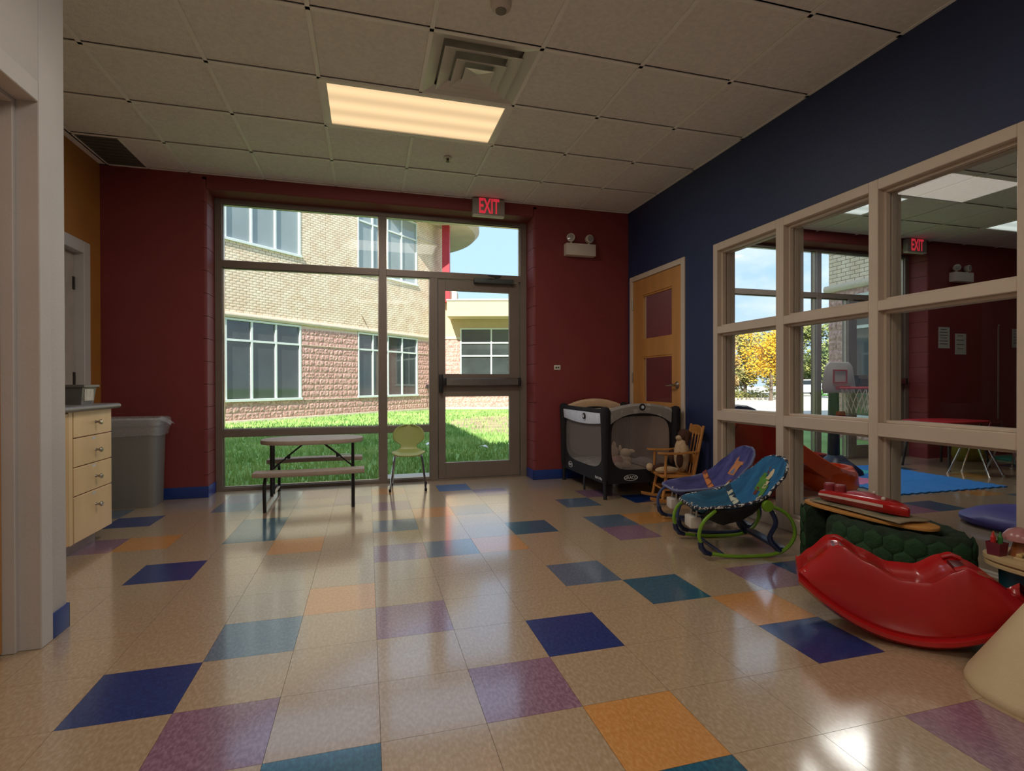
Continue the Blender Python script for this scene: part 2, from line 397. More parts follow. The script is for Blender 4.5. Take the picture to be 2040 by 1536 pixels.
for x in xs2[1:-1]:
    cut = sorted([(y, y+G) for a, b, y in NLX if a+0.1 < x < b-0.1]); y = YB
    for c0, c1 in cut: segs.append((x-hw, y, x+hw, c0)); y = c1
    segs.append((x-hw, y, x+hw, YF))
segs += [(XR2, y-hw, XN, y+hw) for y in ys[1:-1]]
bars(ceil2, segs)
# roof slab above the plenum
struct('roof', MB().box(-2.35, YB-0.15, ZR, 9.27, YOUT, ZR+0.15), M_slab, 'flat roof slab over the rooms', 'roof')
# ------------------------------------------------------------------ light fixtures
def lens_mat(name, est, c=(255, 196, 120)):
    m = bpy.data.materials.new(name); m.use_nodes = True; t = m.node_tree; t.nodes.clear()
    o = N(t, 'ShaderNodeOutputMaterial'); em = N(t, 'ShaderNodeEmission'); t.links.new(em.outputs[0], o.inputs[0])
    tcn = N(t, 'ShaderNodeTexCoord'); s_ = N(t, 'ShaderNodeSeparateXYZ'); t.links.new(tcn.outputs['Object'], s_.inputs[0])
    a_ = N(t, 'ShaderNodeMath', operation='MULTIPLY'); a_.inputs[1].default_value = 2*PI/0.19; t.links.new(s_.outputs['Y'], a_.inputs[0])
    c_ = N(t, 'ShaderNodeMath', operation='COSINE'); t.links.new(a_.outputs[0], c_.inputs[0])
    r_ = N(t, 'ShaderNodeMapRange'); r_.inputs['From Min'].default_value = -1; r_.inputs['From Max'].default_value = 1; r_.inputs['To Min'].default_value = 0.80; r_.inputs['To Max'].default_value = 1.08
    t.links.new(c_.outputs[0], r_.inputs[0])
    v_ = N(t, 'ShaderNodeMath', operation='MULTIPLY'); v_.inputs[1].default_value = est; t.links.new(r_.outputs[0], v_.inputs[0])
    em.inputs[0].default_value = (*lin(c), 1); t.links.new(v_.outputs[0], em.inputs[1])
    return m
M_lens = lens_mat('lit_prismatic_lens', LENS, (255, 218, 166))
M_lens_glow = lens_mat('cool_prismatic_lens', 0.30, (236, 244, 236))  # emission painted on unlit lenses in place of the daylight they reflect
def fixture(x0, x1, y0, label, group, watts, lensm, lampc=None):
    cx, cy = (x0+x1)/2, y0+G/2
    t = thing('ceiling_light', label, 'light', (cx, cy, ZC), group=group)
    hx, hy = (x1-x0)/2, G/2; w = 0.042
    f = MB()
    f.box(-hx, -hy, -0.006, hx, -hy+w, 0.012); f.box(-hx, hy-w, -0.006, hx, hy, 0.012); f.box(-hx, -hy+w, -0.006, -hx+w, hy-w, 0.012); f.box(hx-w, -hy+w, -0.006, hx, hy-w, 0.012)
    f.build('frame', M_grid, t, bevel=0.003)
    MB().box(-hx+0.02, -hy+0.02, 0.012, hx-0.02, hy-0.02, 0.07).build('housing', M_grid, t)
    MB().box(-hx+w, -hy+w, 0.002, hx-w, hy-w, 0.008).build('lens', lensm, t)
    if watts:
        l = bpy.data.lights.new('ceiling_lamp', 'AREA'); l.shape = 'RECTANGLE'; l.size = 2*(hx-w); l.size_y = 2*(hy-w); l.energy = watts; l.color = lampc or LAMPC
        lo = bpy.data.objects.new('lamp', l); COL.objects.link(lo); lo.parent = t; lo.location = (0, 0, -0.012)
    return t
fixture(LX, LX+2*G, LY, 'lit warm fluorescent troffer beside the air diffuser', None, WATT, M_lens)
fixture(LX, LX+2*G, LY-4*G, 'lit warm fluorescent troffer above the middle of the room', None, WATT2, M_lens)  # out of view, added to brighten the room
fixture(LX, LX+2*G, LY-8*G, 'lit warm fluorescent troffer close to the back wall', None, WATT2, M_lens)  # extra fill lamp added behind the camera
for k, (a, b, y) in enumerate(NLX):
    fixture(a, b, y, ['cool white troffer near the far playroom storefront', 'cool white troffer over the back of the far playroom', 'cool white troffer near the end wall of the far playroom'][k], 'troffers in the far playroom', (WATT3 if k == 0 else 0.0), M_lens_glow, (1.0, 0.97, 0.92))  # lamp in the first fixture is added to lift the daylit playroom
# ================================================================== glazing and doors
def storefront(n, dx, wl, dl):
    t = thing('window_%d' % n, wl, 'window', (dx-1.397, 3.31, 0), kind='structure')
    y0, y1 = 3.305, 3.405
    def mem(name, x0, z0, x1, z1, m=M_alu, ya=y0, yb=y1): MB().box(x0+dx, ya, z0, x1+dx, yb, z1).build(name, m, t, bevel=0.002, bseg=1, absolute=True)
    mem('jamb', -1.397, 0, -1.337, 2.735); mem('jamb', 1.565, 0, 1.633, 2.735); mem('head', -1.337, 2.692, 1.565, 2.735)
    mem('mullion', 0.082, 0, 0.155, 2.692); mem('mullion', 0.593, 0, 0.67, 2.095)
    mem('transom', -1.337, 2.095, 0.082, 2.16); mem('transom', 0.155, 2.095, 1.565, 2.16)
    mem('rail', -1.337, 0.51, 0.082, 0.572); mem('rail', 0.155, 0.51, 0.593, 0.572)
    mem('sill', -1.337, 0.0, 0.082, 0.03); mem('sill', 0.155, 0.0, 0.593, 0.03); mem('threshold', 0.67, 0.0, 1.565, 0.008)
    panes = [(-1.337, 0.03, 0.082, 0.51), (0.155, 0.03, 0.593, 0.51), (-1.337, 0.572, 0.082, 2.095), (0.155, 0.572, 0.593, 2.095), (-1.337, 2.16, 0.082, 2.692), (0.155, 2.16, 1.565, 2.692)]
    for a, b, c, d in panes:
        # bright stop bead around the glass, then the pane
        bd = MB(); w = 0.008
        bd.box(a+dx, 3.332, b, a+w+dx, 3.368, d); bd.box(c-w+dx, 3.332, b, c+dx, 3.368, d); bd.box(a+w+dx, 3.332, b, c-w+dx, 3.368, b+w); bd.box(a+w+dx, 3.332, d-w, c-w+dx, 3.368, d)
        p = MB().box(a+w+dx, 3.346, b+w, c-w+dx, 3.354, d-w).build('pane', M_glass_ext, t, absolute=True)
        bd.build('glazing_bead', M_steel, t, absolute=True)
    # the door leaf
    d = thing('door_%d' % n, dl, 'door', (dx+0.69, 3.33, 0.01), kind='structure')
    ya, yb = 3.325, 3.372
    def dm(name, x0, z0, x1, z1, m=M_alu, y_a=ya, y_b=yb, bev=0.002): return MB().box(x0+dx, y_a, z0, x1+dx, y_b, z1).build(name, m, d, bevel=bev, bseg=1, absolute=True)
    dm('stile', 0.678, 0.012, 0.753, 2.088); dm('stile', 1.446, 0.012, 1.558, 2.088); dm('rail', 0.753, 0.012, 1.446, 0.176); dm('rail', 0.753, 0.866, 1.446, 1.105); dm('rail', 0.753, 1.977, 1.446, 2.088)
    dm('pane', 0.753, 0.176, 1.446, 0.866, M_glass_ext, 3.345, 3.353, 0); dm('pane', 0.753, 1.105, 1.446, 1.977, M_glass_ext, 3.345, 3.353, 0)
    pb = dm('panic_bar', 0.75, 0.985, 1.53, 1.06, M_steel, 3.262, 3.300, 0.006)
    e1 = MB(); e1.box(0.683+dx, 3.268, 0.91, 0.722+dx, 3.325, 1.10); e1.box(0.72+dx, 3.262, 0.985, 0.755+dx, 3.325, 1.062); e1.build('latch_case', M_blackpl, d, bevel=0.005, absolute=True)
    MB().box(1.53+dx, 3.258, 0.98, 1.556+dx, 3.325, 1.065).build('end_cap', M_blackpl, d, bevel=0.005, absolute=True)
    cl = MB().box(1.05+dx, 3.262, 2.062, 1.48+dx, 3.325, 2.112).build('door_closer', mat('closer_grey', (72, 78, 76), 0.5), d, bevel=0.008, absolute=True)
    arm = MB(); arm.bar((1.30+dx, 3.27, 2.125), (1.18+dx, 3.20, 2.13), 0.022, 0.008); arm.bar((1.18+dx, 3.20, 2.13), (1.34+dx, 3.30, 2.15), 0.02, 0.008)
    arm.lathe([(0.014, 0), (0.014, 0.03)], 10, (1.30+dx, 3.275, 2.105)); arm.build('closer_arm', MATS['closer_grey'], d, absolute=True)
storefront(1, 0.0, 'tall bronze aluminium storefront glazing looking onto lawn and brick building', 'glazed aluminium exit door with panic bar under EXIT sign')
storefront(2, 5.449, 'aluminium storefront glazing of the far playroom looking onto car park', 'glazed aluminium exit door in the far playroom')
# interior window in the navy partition
t = thing('window_3', 'large beige framed interior window grid in the navy partition wall', 'window', (XR, WY1, 0), kind='structure')
YM = [(1.59, 1.538), (0.906, 0.837), (0.207, 0.150), (-0.496, -0.56)]; ZM = [(0.0, 0.09), (0.705, 0.780), (1.405, 1.462), (2.08, 2.14)]
xf, xb = XR-0.012, XR2+0.012
for a, b in YM: MB().box(xf, b, 0, xb, a, 2.14).build('mullion', M_trim, t, bevel=0.003, bseg=1, absolute=True)
for k in range(3):
    ya, yb = YM[k+1][0], YM[k][1]
    for z0, z1 in ZM: MB().box(xf, ya, z0, xb, yb, z1).build('rail', M_trim, t, bevel=0.003, bseg=1, absolute=True)
    for q in range(3):
        za, zb = ZM[q][1], ZM[q+1][0]; w = 0.016
        st = MB()
        for xa, xc in ((XR+0.028, XR+0.062), (XR+0.072, XR+0.105)):
            st.box(xa, ya, za, xc, ya+w, zb); st.box(xa, yb-w, za, xc, yb, zb); st.box(xa, ya+w, za, xc, yb-w, za+w); st.box(xa, ya+w, zb-w, xc, yb-w, zb)
        st.build('glazing_stop', M_trim, t, bevel=0.002, bseg=1, absolute=True)
        MB().box(XR+0.063, ya+0.002, za+0.002, XR+0.071, yb-0.002, zb-0.002).build('pane', M_glass, t, absolute=True)
# maple door in the partition
def wood_door():
    d = thing('door_3', 'maple door with two glass lites and lever handle in navy wall', 'door', (XR, DY0, 0), kind='structure')
    fr = MB(); x0, x1 = XR-0.012, XR2+0.012
    fr.box(x0, DY0-0.005, 0, x1, DY0+0.052, ZT); fr.box(x0, DY1-0.052, 0, x1, DY1+0.0, ZT); fr.box(x0, DY0+0.052, ZT-0.052, x1, DY1-0.052, ZT)
    fr.build('door_frame', M_trim, d, bevel=0.003, bseg=1, absolute=True)
    a, b = DY0+0.055, DY1-0.055; X0, X1 = XR+0.004, XR+0.048
    pa, pb = 2.215, 2.775; zs = [0.012, 0.80, 1.278, 1.447, 1.917, 2.085]
    lf = MB(); lf.box(X0, a, zs[0], X1, pa, zs[5]); lf.box(X0, pb, zs[0], X1, b, zs[5])
    for z0, z1 in ((zs[0], zs[1]), (zs[2], zs[3]), (zs[4], zs[5])): lf.box(X0, pa, z0, X1, pb, z1)
    leaf = lf.build('door_leaf', M_wood, d, absolute=True)
    for z0, z1 in ((zs[1], zs[2]), (zs[3], zs[4])):
        bd = MB(); w = 0.016
        bd.box(X0+0.008, pa, z0, X1-0.008, pa+w, z1); bd.box(X0+0.008, pb-w, z0, X1-0.008, pb, z1); bd.box(X0+0.008, pa+w, z0, X1-0.008, pb-w, z0+w); bd.box(X0+0.008, pa+w, z1-w, X1-0.008, pb-w, z1)
        bd.build('lite_bead', M_wood, d, absolute=True)
        MB().box(X0+0.018, pa+w, z0+w, X0+0.024, pb-w, z1-w).build('pane', M_glass, d, absolute=True)
    R90 = Matrix.Translation((X0, 2.128, 0.985)) @ Matrix.Rotation(-PI/2, 4, 'Y')
    h = MB(); h.lathe([(0.034, 0), (0.034, 0.006), (0.022, 0.014), (0.013, 0.02), (0.013, 0.055)], 16, mtx=R90)
    h.tube([(X0-0.05, 2.128, 0.985), (X0-0.055, 2.16, 0.985), (X0-0.052, 2.235, 0.983)], [0.012, 0.010, 0.008], 8)
    h.build('lever_handle', M_steel, d, smooth=True, absolute=True)
    for z in (0.25, 1.06, 1.84):
        MB().lathe([(0.008, -0.055), (0.008, 0.055)], 8, (X0-0.008, b+0.003, z)).build('hinge', M_steel, d, smooth=True, absolute=True)
wood_door()
# foreground door in white wall
d = thing('door_4', 'wooden door recessed in white metal frame in the foreground', 'door', (-1.3, 0.287, 0), kind='structure')
fr = MB()
fr.box(-1.40, 0.270, 0, -1.228, 0.347, 2.15); fr.box(-1.40, -0.70, 0, -1.228, -0.623, 2.15); fr.box(-1.40, -0.623, 2.072, -1.228, 0.270, 2.15)
fr.box(-1.40, 0.252, 0, -1.300, 0.270, 2.072); fr.box(-1.40, -0.623, 0, -1.300, -0.605, 2.072); fr.box(-1.40, -0.605, 2.054, -1.300, 0.252, 2.072)
fr.build('door_frame', M_white, d, bevel=0.003, bseg=1, absolute=True)
MB().box(-1.385, -0.604, 0.01, -1.34, 0.250, 2.052).build('door_leaf', M_wood, d, absolute=True)
h = MB(); h.lathe([(0.03, 0), (0.03, 0.01), (0.012, 0.02), (0.012, 0.06)], 16, mtx=Matrix.Translation((-1.34, -0.54, 1.0)) @ Matrix.Rotation(PI/2, 4, 'Y')); h.tube([(-1.285, -0.54, 1.0), (-1.28, -0.43, 1.0)], 0.009, 8)
h.build('lever_handle', M_steel, d, smooth=True, absolute=True)
# white framed door in the mustard wall
d = thing('door_5', 'white framed door in the mustard wall behind the counter', 'door', (XL, 2.0, 0), kind='structure')
fr = MB(); fr.box(XL-0.15, 1.93, 0, XL+0.014, 2.03, 2.135); fr.box(XL-0.15, 2.77, 0, XL+0.014, 2.865, 2.135); fr.box(XL-0.15, 2.03, 2.04, XL+0.014, 2.77, 2.135)
fr.build('door_frame', M_white, d, bevel=0.003, bseg=1, absolute=True)
MB().box(XL-0.10, 2.032, 0.01, XL-0.055, 2.768, 2.038).build('door_leaf', mat('pale_door_paint', (176, 166, 156), 0.5), d, absolute=True)
for z in (0.3, 1.05, 1.80): MB().box(XL-0.058, 2.744, z-0.05, XL-0.047, 2.768, z+0.05).build('hinge', mat('dark_hinge', (70, 66, 62), 0.4, metal=0.8), d, absolute=True)
# ------------------------------------------------------------------ ceiling and wall devices
def exit_sign(x, label):
    t = thing('exit_sign', label, 'exit sign', (x, YF-0.02, 2.68))
    MB().box(-0.163, -0.055, 0.008, 0.163, 0.005, 0.168).build('housing', mat('exit_sign_housing', (150, 146, 138), 0.5), t, bevel=0.006)
    MB().box(-0.160, -0.058, -0.004, 0.160, 0.004, 0.008).build('base_strip', M_offwhite, t, bevel=0.003)
    MB().box(-0.055, -0.035, 0.165, 0.055, -0.002, 0.178).build('mounting_canopy', M_offwhite, t)
    o = obj('lettering', text_mesh('EXIT', 0.165, 0.001, M_exitred, 0.004), t); o.rotation_euler = (PI/2, 0, 0); o.location = (0, -0.0565, 0.088); o.scale = (0.62, 1.25, 1)
    return t
M_exitred = mat('lit_red_letters', (214, 60, 76), 0.5, emit=(255, 60, 80), estr=0.16)
exit_sign(1.144, 'EXIT sign with red letters above the storefront of this room')
exit_sign(6.80, 'EXIT sign with red letters seen through the partition glass')
def emergency(x, label):
    t = thing('emergency_light', label, 'emergency light', (x, YF, 2.345))
    MB().box(-0.166, -0.085, 0, 0.166, 0, 0.125).build('battery_box', M_offwhite, t, bevel=0.008)
    for k, (px, turn) in enumerate(((-0.10, -0.5), (0.10, 0.1))):
        MB().tube([(px, -0.045, 0.122), (px, -0.045, 0.155)], 0.012, 8).build('neck', M_offwhite, t, smooth=True)
        mt = Matrix.Translation((px, -0.045, 0.185)) @ Matrix.Rotation(turn, 4, 'Z') @ Matrix.Rotation(PI/2, 4, 'X')
        hd = MB().lathe([(0.015, -0.045), (0.036, -0.02), (0.043, 0.0), (0.043, 0.03), (0.036, 0.034)], 18, mtx=mt).build('lamp_head', M_offwhite, t, smooth=True)
        MB().lathe([(0.034, 0.0335), (0.034, 0.0365), (0.012, 0.039)], 18, mtx=mt).build('lamp_lens', mat('lamp_lens_grey', (150, 148, 144), 0.1, 0.1, 60), hd, smooth=True)
emergency(2.135, 'twin head emergency light on red wall above the playpen')
emergency(7.625, 'twin head emergency light on red wall of the far playroom')
t = thing('wall_plate', 'small white wall plate on red wall left of the playpen', 'wall plate', (1.893, YF, 1.17))
MB().box(-0.036, -0.006, -0.026, 0.036, 0, 0.026).build('plate', M_offwhite, t, bevel=0.002); MB().box(-0.02, -0.009, -0.008, -0.004, -0.005, 0.008).build('button', M_aludark, t); MB().box(0.006, -0.009, -0.008, 0.02, -0.005, 0.008).build('button', M_aludark, t)
# sprinkler
t = thing('sprinkler', 'small recessed sprinkler head in the ceiling before the EXIT sign', 'sprinkler', (0.609, 2.168, ZC-0.002))
MB().lathe([(0.018, 0.004), (0.034, 0.002), (0.036, -0.004), (0.020, -0.006)], 20).build('escutcheon', M_offwhite, t, smooth=True)
MB().lathe([(0.012, 0), (0.010, -0.02), (0.004, -0.024), (0.004, -0.03), (0.016, -0.031), (0.016, -0.033)], 14).build('head', mat('sprinkler_brass', (90, 84, 76), 0.4, metal=0.9), t, smooth=True)
t = thing('smoke_detector', 'round white smoke detector on the ceiling near the air diffuser', 'smoke detector', (0.60, 0.36, ZC+0.002))
MB().lathe([(0.052, 0.0), (0.052, -0.012), (0.046, -0.03), (0.03, -0.04), (0.0, -0.042)], 24).build('body', M_offwhite, t, smooth=True)
MB().lathe([(0.028, -0.036), (0.026, -0.046), (0.0, -0.047)], 20).build('sensor_cap', mat('sensor_grey', (120, 112, 104), 0.5), t, smooth=True)
# return air grille (half tile)
t = thing('return_grille', 'dark grey return air grille at the ceiling corner over mustard wall', 'air grille', (GX0+G/4, 2.765, ZC))
MB().box(-G/4+0.01, -0.29, 0.012, G/4-0.012, 0.285, 0.03).build('backing', mat('grille_dark', (62, 62, 58), 0.7), t)
for k in range(9): MB().box(-G/4+0.012, -0.285+k*0.063, 0.001, G/4-0.014, -0.285+k*0.063+0.05, 0.006).build('louvre', mat('grille_grey', (92, 92, 86), 0.6), t)
# square four way diffuser
t = thing('air_diffuser', 'white square stepped air diffuser beside the lit troffer', 'air diffuser', (0.298+G/2, 0.641+G/2, ZC))
def sqring(mb, r0, z0, r1, z1, th=0.003):
    a = [(-r0,-r0,z0),(r0,-r0,z0),(r0,r0,z0),(-r0,r0,z0),(-r1,-r1,z1),(r1,-r1,z1),(r1,r1,z1),(-r1,r1,z1)]
    b = [(x, y, z+th) for x, y, z in a]
    mb.add(a+b, [(0,1,5,4),(1,2,6,5),(2,3,7,6),(3,0,4,7),(8,12,13,9),(9,13,14,10),(10,14,15,11),(11,15,12,8),(0,8,9,1),(1,9,10,2),(2,10,11,3),(3,11,8,0),(4,5,13,12),(5,6,14,13),(6,7,15,14),(7,4,12,15)])
M_diff = mat('diffuser_white', (214, 210, 202), 0.25, 0.02, 5)
for k, (r0, z0, r1, z1) in enumerate(((0.294, -0.003, 0.228, 0.018), (0.222, -0.020, 0.150, 0.010), (0.146, -0.032, 0.085, -0.006))):
    mb = MB(); sqring(mb, r0, z0, r1, z1)
    if k: sqring(mb, r0-0.004, z0, r0, z0+0.001)
    mb.build('cone', M_diff, t)
MB().add([(-0.085,-0.085,-0.036),(0.085,-0.085,-0.036),(0.085,0.085,-0.036),(-0.085,0.085,-0.036),(0,0,-0.016)], [(0,1,4),(1,2,4),(2,3,4),(3,0,4)]).build('core', M_diff, t)
MB().box(-0.29, -0.29, 0.052, 0.29, 0.29, 0.07).build('plenum_box', mat('duct_grey', (190, 186, 180), 0.5), t)
# ================================================================== outdoors
ZG = -0.12
M_brick = mat('buff_brick', (232, 208, 180), 0.85, scale=3.3, rgb2=(246, 228, 204), bump=0.4, bscale=70)
M_mortar = mat('sand_mortar', (136, 114, 96), 0.95, 0.08, 20)
M_block = mat('split_face_red_block', (178, 130, 122), 0.9, scale=16, rgb2=(222, 182, 172), bump=0.6, bscale=60)
M_mortar2 = mat('pale_mortar', (226, 204, 190), 0.95, 0.06, 20)
M_stone = mat('cast_stone', (216, 200, 180), 0.8, 0.06, 10, 0.2, 60)
M_wframe = mat('white_window_frame', (222, 228, 226), 0.45, 0.03, 5)
M_darkgl = mat('dark_window_glass', (66, 72, 72), 0.04, 0.25, 0.8, spec=0.8)
M_greygl = mat('grey_window_glass', (150, 160, 160), 0.05, 0.12, 0.6, spec=0.8)
M_stucco = mat('cream_stucco', (208, 184, 154), 0.9, 0.03, 3, 0.15, 120)
def brickmesh(name, m, L, H, D, seed, rough=0.0, nx=1, nz=1, edge=0.006):
    """front face at y=0 (outwards -y), subdivided and roughened for split face"""
    r = random.Random(seed); mb = MB(); g = 0.005; vs_ = []; fs = []
    for k in range(nz+1):
        for i in range(nx+1):
            e_ = i in (0, nx) or k in (0, nz)
            y = (edge if e_ else 0.0) + (-r.random()*rough if not e_ else -r.random()*rough*0.3)
            vs_.append((-L/2+g + (L-2*g)*i/nx, y, g + (H-2*g)*k/nz))
    w = nx+1
    for k in range(nz):
        for i in range(nx): fs.append((k*w+i, k*w+i+1, (k+1)*w+i+1, (k+1)*w+i))
    rim = [i for i in range(w)] + [k*w+nx for k in range(1, nz+1)] + [nz*w+i for i in range(nx-1, -1, -1)] + [k*w for k in range(nz-1, 0, -1)]
    o = len(vs_)
    for i in rim: x, y, z = vs_[i]; vs_.append((x, D, z))
    n = len(rim)
    for i in range(n): fs.append((rim[i], o+i, o+(i+1) % n, rim[(i+1) % n]))
    mb.add(vs_, fs); return mb.mesh(name, m)
BRK = [brickmesh('brick', M_brick, 0.2, 0.08, 0.03, k, 0.0025, 3, 2, 0.002) for k in range(3)]
BLK = [brickmesh('block', M_block, 0.4, 0.2, 0.04, 10+k, 0.014, 8, 4) for k in range(4)]
def courses(par, meshes, name, s0, s1, z0, z1, L, H, openings, cap=300, key=None, m=None, y=0.0):
    cells = []; row = 0; z = z0; r = random.Random(5)
    while z < z1 - H*0.5:
        off = (L/2 if row % 2 else 0.0)
        spans = [(s0, s1)]
        for (a, b, c, d) in openings:
            if c < z+H*0.6 and d > z+H*0.4:
                ns = []
                for (p, q) in spans:
                    if b <= p or a >= q: ns.append((p, q)); continue
                    if a > p: ns.append((p, a))
                    if b < q: ns.append((b, q))
                spans = ns
        for p, q in spans:
            k = math.floor((p-off)/L)
            while k*L+off < q-1e-4:
                a, b = max(p, k*L+off), min(q, (k+1)*L+off)
                if b-a > 0.03: cells.append(((a+b)/2, z, b-a))
                k += 1
        z += H; row += 1
    cells.sort(key=key or (lambda c: c[0]))
    mb = MB()
    for n, (s, z, w) in enumerate(cells):
        if n < cap:
            o = obj(name, r.choice(meshes), par); o.location = (s, y, z); o.scale = (w/L, 1, 1)
        else:
            me = r.choice(meshes); mb.add([(v.co.x*w/L+s, v.co.y+y, v.co.z+z) for v in me.vertices], [tuple(f.vertices) for f in me.polygons])
    if mb.v:
        o = mb.build(name+'_courses', m, par); o['kind'] = 'stuff'
def far_window(par, s0, s1, z0, z1, vs_, hz, glassm, fw=0.06, y=0.0):
    f = MB()
    f.box(s0, y-0.015, z0, s0+fw, y+0.09, z1); f.box(s1-fw, y-0.015, z0, s1, y+0.09, z1); f.box(s0+fw, y-0.015, z1-fw, s1-fw, y+0.09, z1); f.box(s0-0.02, y-0.05, z0-0.02, s1+0.02, y+0.09, z0+fw)
    w = f.build('window', M_wframe, par, bevel=0.006, bseg=1)
    e_ = [s0+fw] + vs_ + [s1-fw]; h_ = [z0+fw] + hz + [z1-fw]
    for s in vs_: MB().box(s-0.03, y, z0+fw, s+0.03, y+0.08, z1-fw).build('muntin', M_wframe, w)
    for z in hz: MB().box(s0+fw, y+0.002, z-0.03, s1-fw, y+0.078, z+0.03).build('muntin', M_wframe, w)
    for i in range(len(e_)-1):
        for k in range(len(h_)-1): MB().box(e_[i], y+0.045, h_[k], e_[i+1], y+0.055, h_[k+1]).build('pane', glassm, w)
def holed(mb, s0, s1, z0, z1, y0, y1, ops):
    """slab with rectangular holes that do not overlap in s"""
    ops = sorted(ops); p = s0
    for a, b, c, d in ops:
        mb.box(p, y0, z0, a, y1, z1)
        if c > z0: mb.box(a, y0, z0, b, y1, c)
        if d < z1: mb.box(a, y0, d, b, y1, z1)
        p = b
    mb.box(p, y0, z0, s1, y1, z1)
bld = thing('brick_building', 'two storey buff brick building with red block base beyond the lawn', 'building', (0, 17.8, ZG), PI/4)
z_ = -ZG   # local z of floor level
LW = [(-6.2, -2.915, 0.51+z_, 2.87+z_), (-0.5, 2.79, 0.51+z_, 2.87+z_)]; UW = [(-6.2, -2.92, 5.03+z_, 7.63+z_), (-0.5, 2.78, 5.03+z_, 7.63+z_)]
mb = MB(); holed(mb, -9, 4.6, 3.0+z_, 9.0+z_, 0.007, 0.35, UW); mb.build('upper_wall', M_mortar, bld)
mb = MB(); holed(mb, -9, 4.3, 0.0, 3.0+z_, 0.012, 0.35, LW); mb.build('lower_wall', M_mortar2, bld)
MB().box(-9, 0.35, 0, 4.1, 7, 9.0+z_).build('building_core', M_plenum, bld)
MB().box(-9, -0.035, -0.02, 4.3, 0.02, 0.09).build('foundation', M_stone, bld, bevel=0.01)
courses(bld, BLK, 'block', -6.6, 4.3, 0.09, 2.87+z_, 0.4, 0.2, LW, 300, m=M_block)
courses(bld, BRK, 'brick', -6.2, 4.6, 3.02+z_, 8.3+z_, 0.2032, 0.08, UW, 300, key=lambda c: (c[0] < -5.6, (c[0]+9)**2+(c[1]-2)**2), m=M_brick)
pr = [(0.03, 2.865), (-0.05, 2.875), (-0.075, 2.92), (-0.075, 2.96), (-0.05, 3.01), (0.03, 3.03)]
bm_ = MB(); n = len(pr); bm_.add([(-9, y, z+z_) for y, z in pr] + [(4.35, y, z+z_) for y, z in pr], [tuple(range(n)), tuple(range(2*n-1, n-1, -1))] + [(i, (i+1) % n, n+(i+1) % n, n+i) for i in range(n)])
bm_.build('belt_course', M_stone, bld, smooth=True)
MB().box(2.80, -0.04, 6.98+z_, 4.6, 0.03, 7.06+z_).build('ledge', M_stone, bld, bevel=0.01)
far_window(bld, -6.2, -2.915, 0.51+z_, 2.86+z_, [-5.394, -4.606, -3.811], [2.245+z_], M_darkgl)
far_window(bld, -0.5, 2.79, 0.51+z_, 2.86+z_, [0.26, 1.06, 1.87], [2.245+z_], M_darkgl)
far_window(bld, -6.2, -2.92, 5.03+z_, 7.63+z_, [-5.394, -4.61, -3.82], [6.9+z_], M_greygl)
far_window(bld, -0.5, 2.78, 5.03+z_, 7.63+z_, [0.26, 1.05, 1.855], [6.9+z_], M_greygl)
for zz in (0.49, 2.245):   # groove lines between courses
    for a, b in ((-2.9, -0.52), (2.82, 4.3)): MB().box(a, -0.022, zz+z_-0.012, b, 0.012, zz+z_+0.012).build('reveal_strip', M_stone, bld)
fl = MB(); fl.box(3.30, -0.16, 0.80+z_, 3.48, -0.03, 0.95+z_); fl.tube([(3.40, -0.04, 0.80+z_), (3.42, -0.05, 0.5+z_), (3.38, -0.04, 0.15)], 0.012, 6)
fl.build('floodlight', mat('floodlight_black', (46, 44, 44), 0.4), bld)
MB().tube([(-0.32, -0.03, 3.45+z_), (-0.12, -0.04, 3.14+z_)], 0.012, 6).build('wall_rod', mat('rusty_rod', (120, 92, 70), 0.8), bld)
# low wing with cream canopy, red column and the round roof canopy
low = thing('low_building', 'low cream and red block building with deep fascia beyond the lawn', 'building', (3.05, 20.72, ZG), -0.2701)
LO = [(0.86, 5.3, 0.9+z_, 3.42+z_)]
mb = MB(); holed(mb, 0.0, 9.0, 0.0, 4.7+z_, 0.012, 0.35, LO); mb.build('wall', M_stucco, low)
MB().box(0.9, 0.35, 0, 9.0, 6, 4.6+z_).build('building_core', M_plenum, low)
courses(low, BLK, 'block', 0.0, 7.0, 0.09, 2.95+z_, 0.4, 0.2, LO, 300, m=M_block)
MB().box(0, -0.05, 0, 9, 0.02, 0.09).build('foundation', M_stone, low)
MB().box(0, -0.05, 2.93+z_, 0.86, 0.02, 3.03+z_).build('belt_course', M_stone, low, bevel=0.01)
far_window(low, 0.86, 5.3, 0.9+z_, 3.42+z_, [2.22, 3.4, 4.4], [2.2+z_, 2.77+z_], M_darkgl)
fa = MB().box(0.42, -1.1, 3.80+z_, 9.0, 0.0, 4.44+z_).build('fascia', M_stucco, low)
MB().box(0.40, -1.13, 4.44+z_, 9.02, 0.05, 4.50+z_).build('roof_cap', M_stone, low)
MB().box(0.02, -0.1, 4.5+z_, 0.72, 0.6, 5.0+z_).build('parapet', M_brick, low)
MB().box(0.13, -0.35, 4.5+z_, 0.44, -0.05, 7.9+z_).build('red_column', mat('red_column_paint', (186, 44, 56), 0.5), low)
rc = thing('roof_canopy', 'round concrete coloured roof canopy above the brick building', 'canopy', (0.59, 22.6, 7.8))
MB().lathe([(0.0, 0.0), (4.3, 0.0), (4.5, 0.2), (4.5, 0.6), (0.0, 0.8)], 72, cap=False).build('canopy_disc', mat('canopy_concrete', (196, 182, 162), 0.85, 0.07, 1.2), rc, smooth=True)
# block wing beside the playroom
wing = thing('brick_wing', 'shaded brick and block corner wing outside the far playroom storefront', 'building', (9.27, 6.66, ZG), -PI/2)
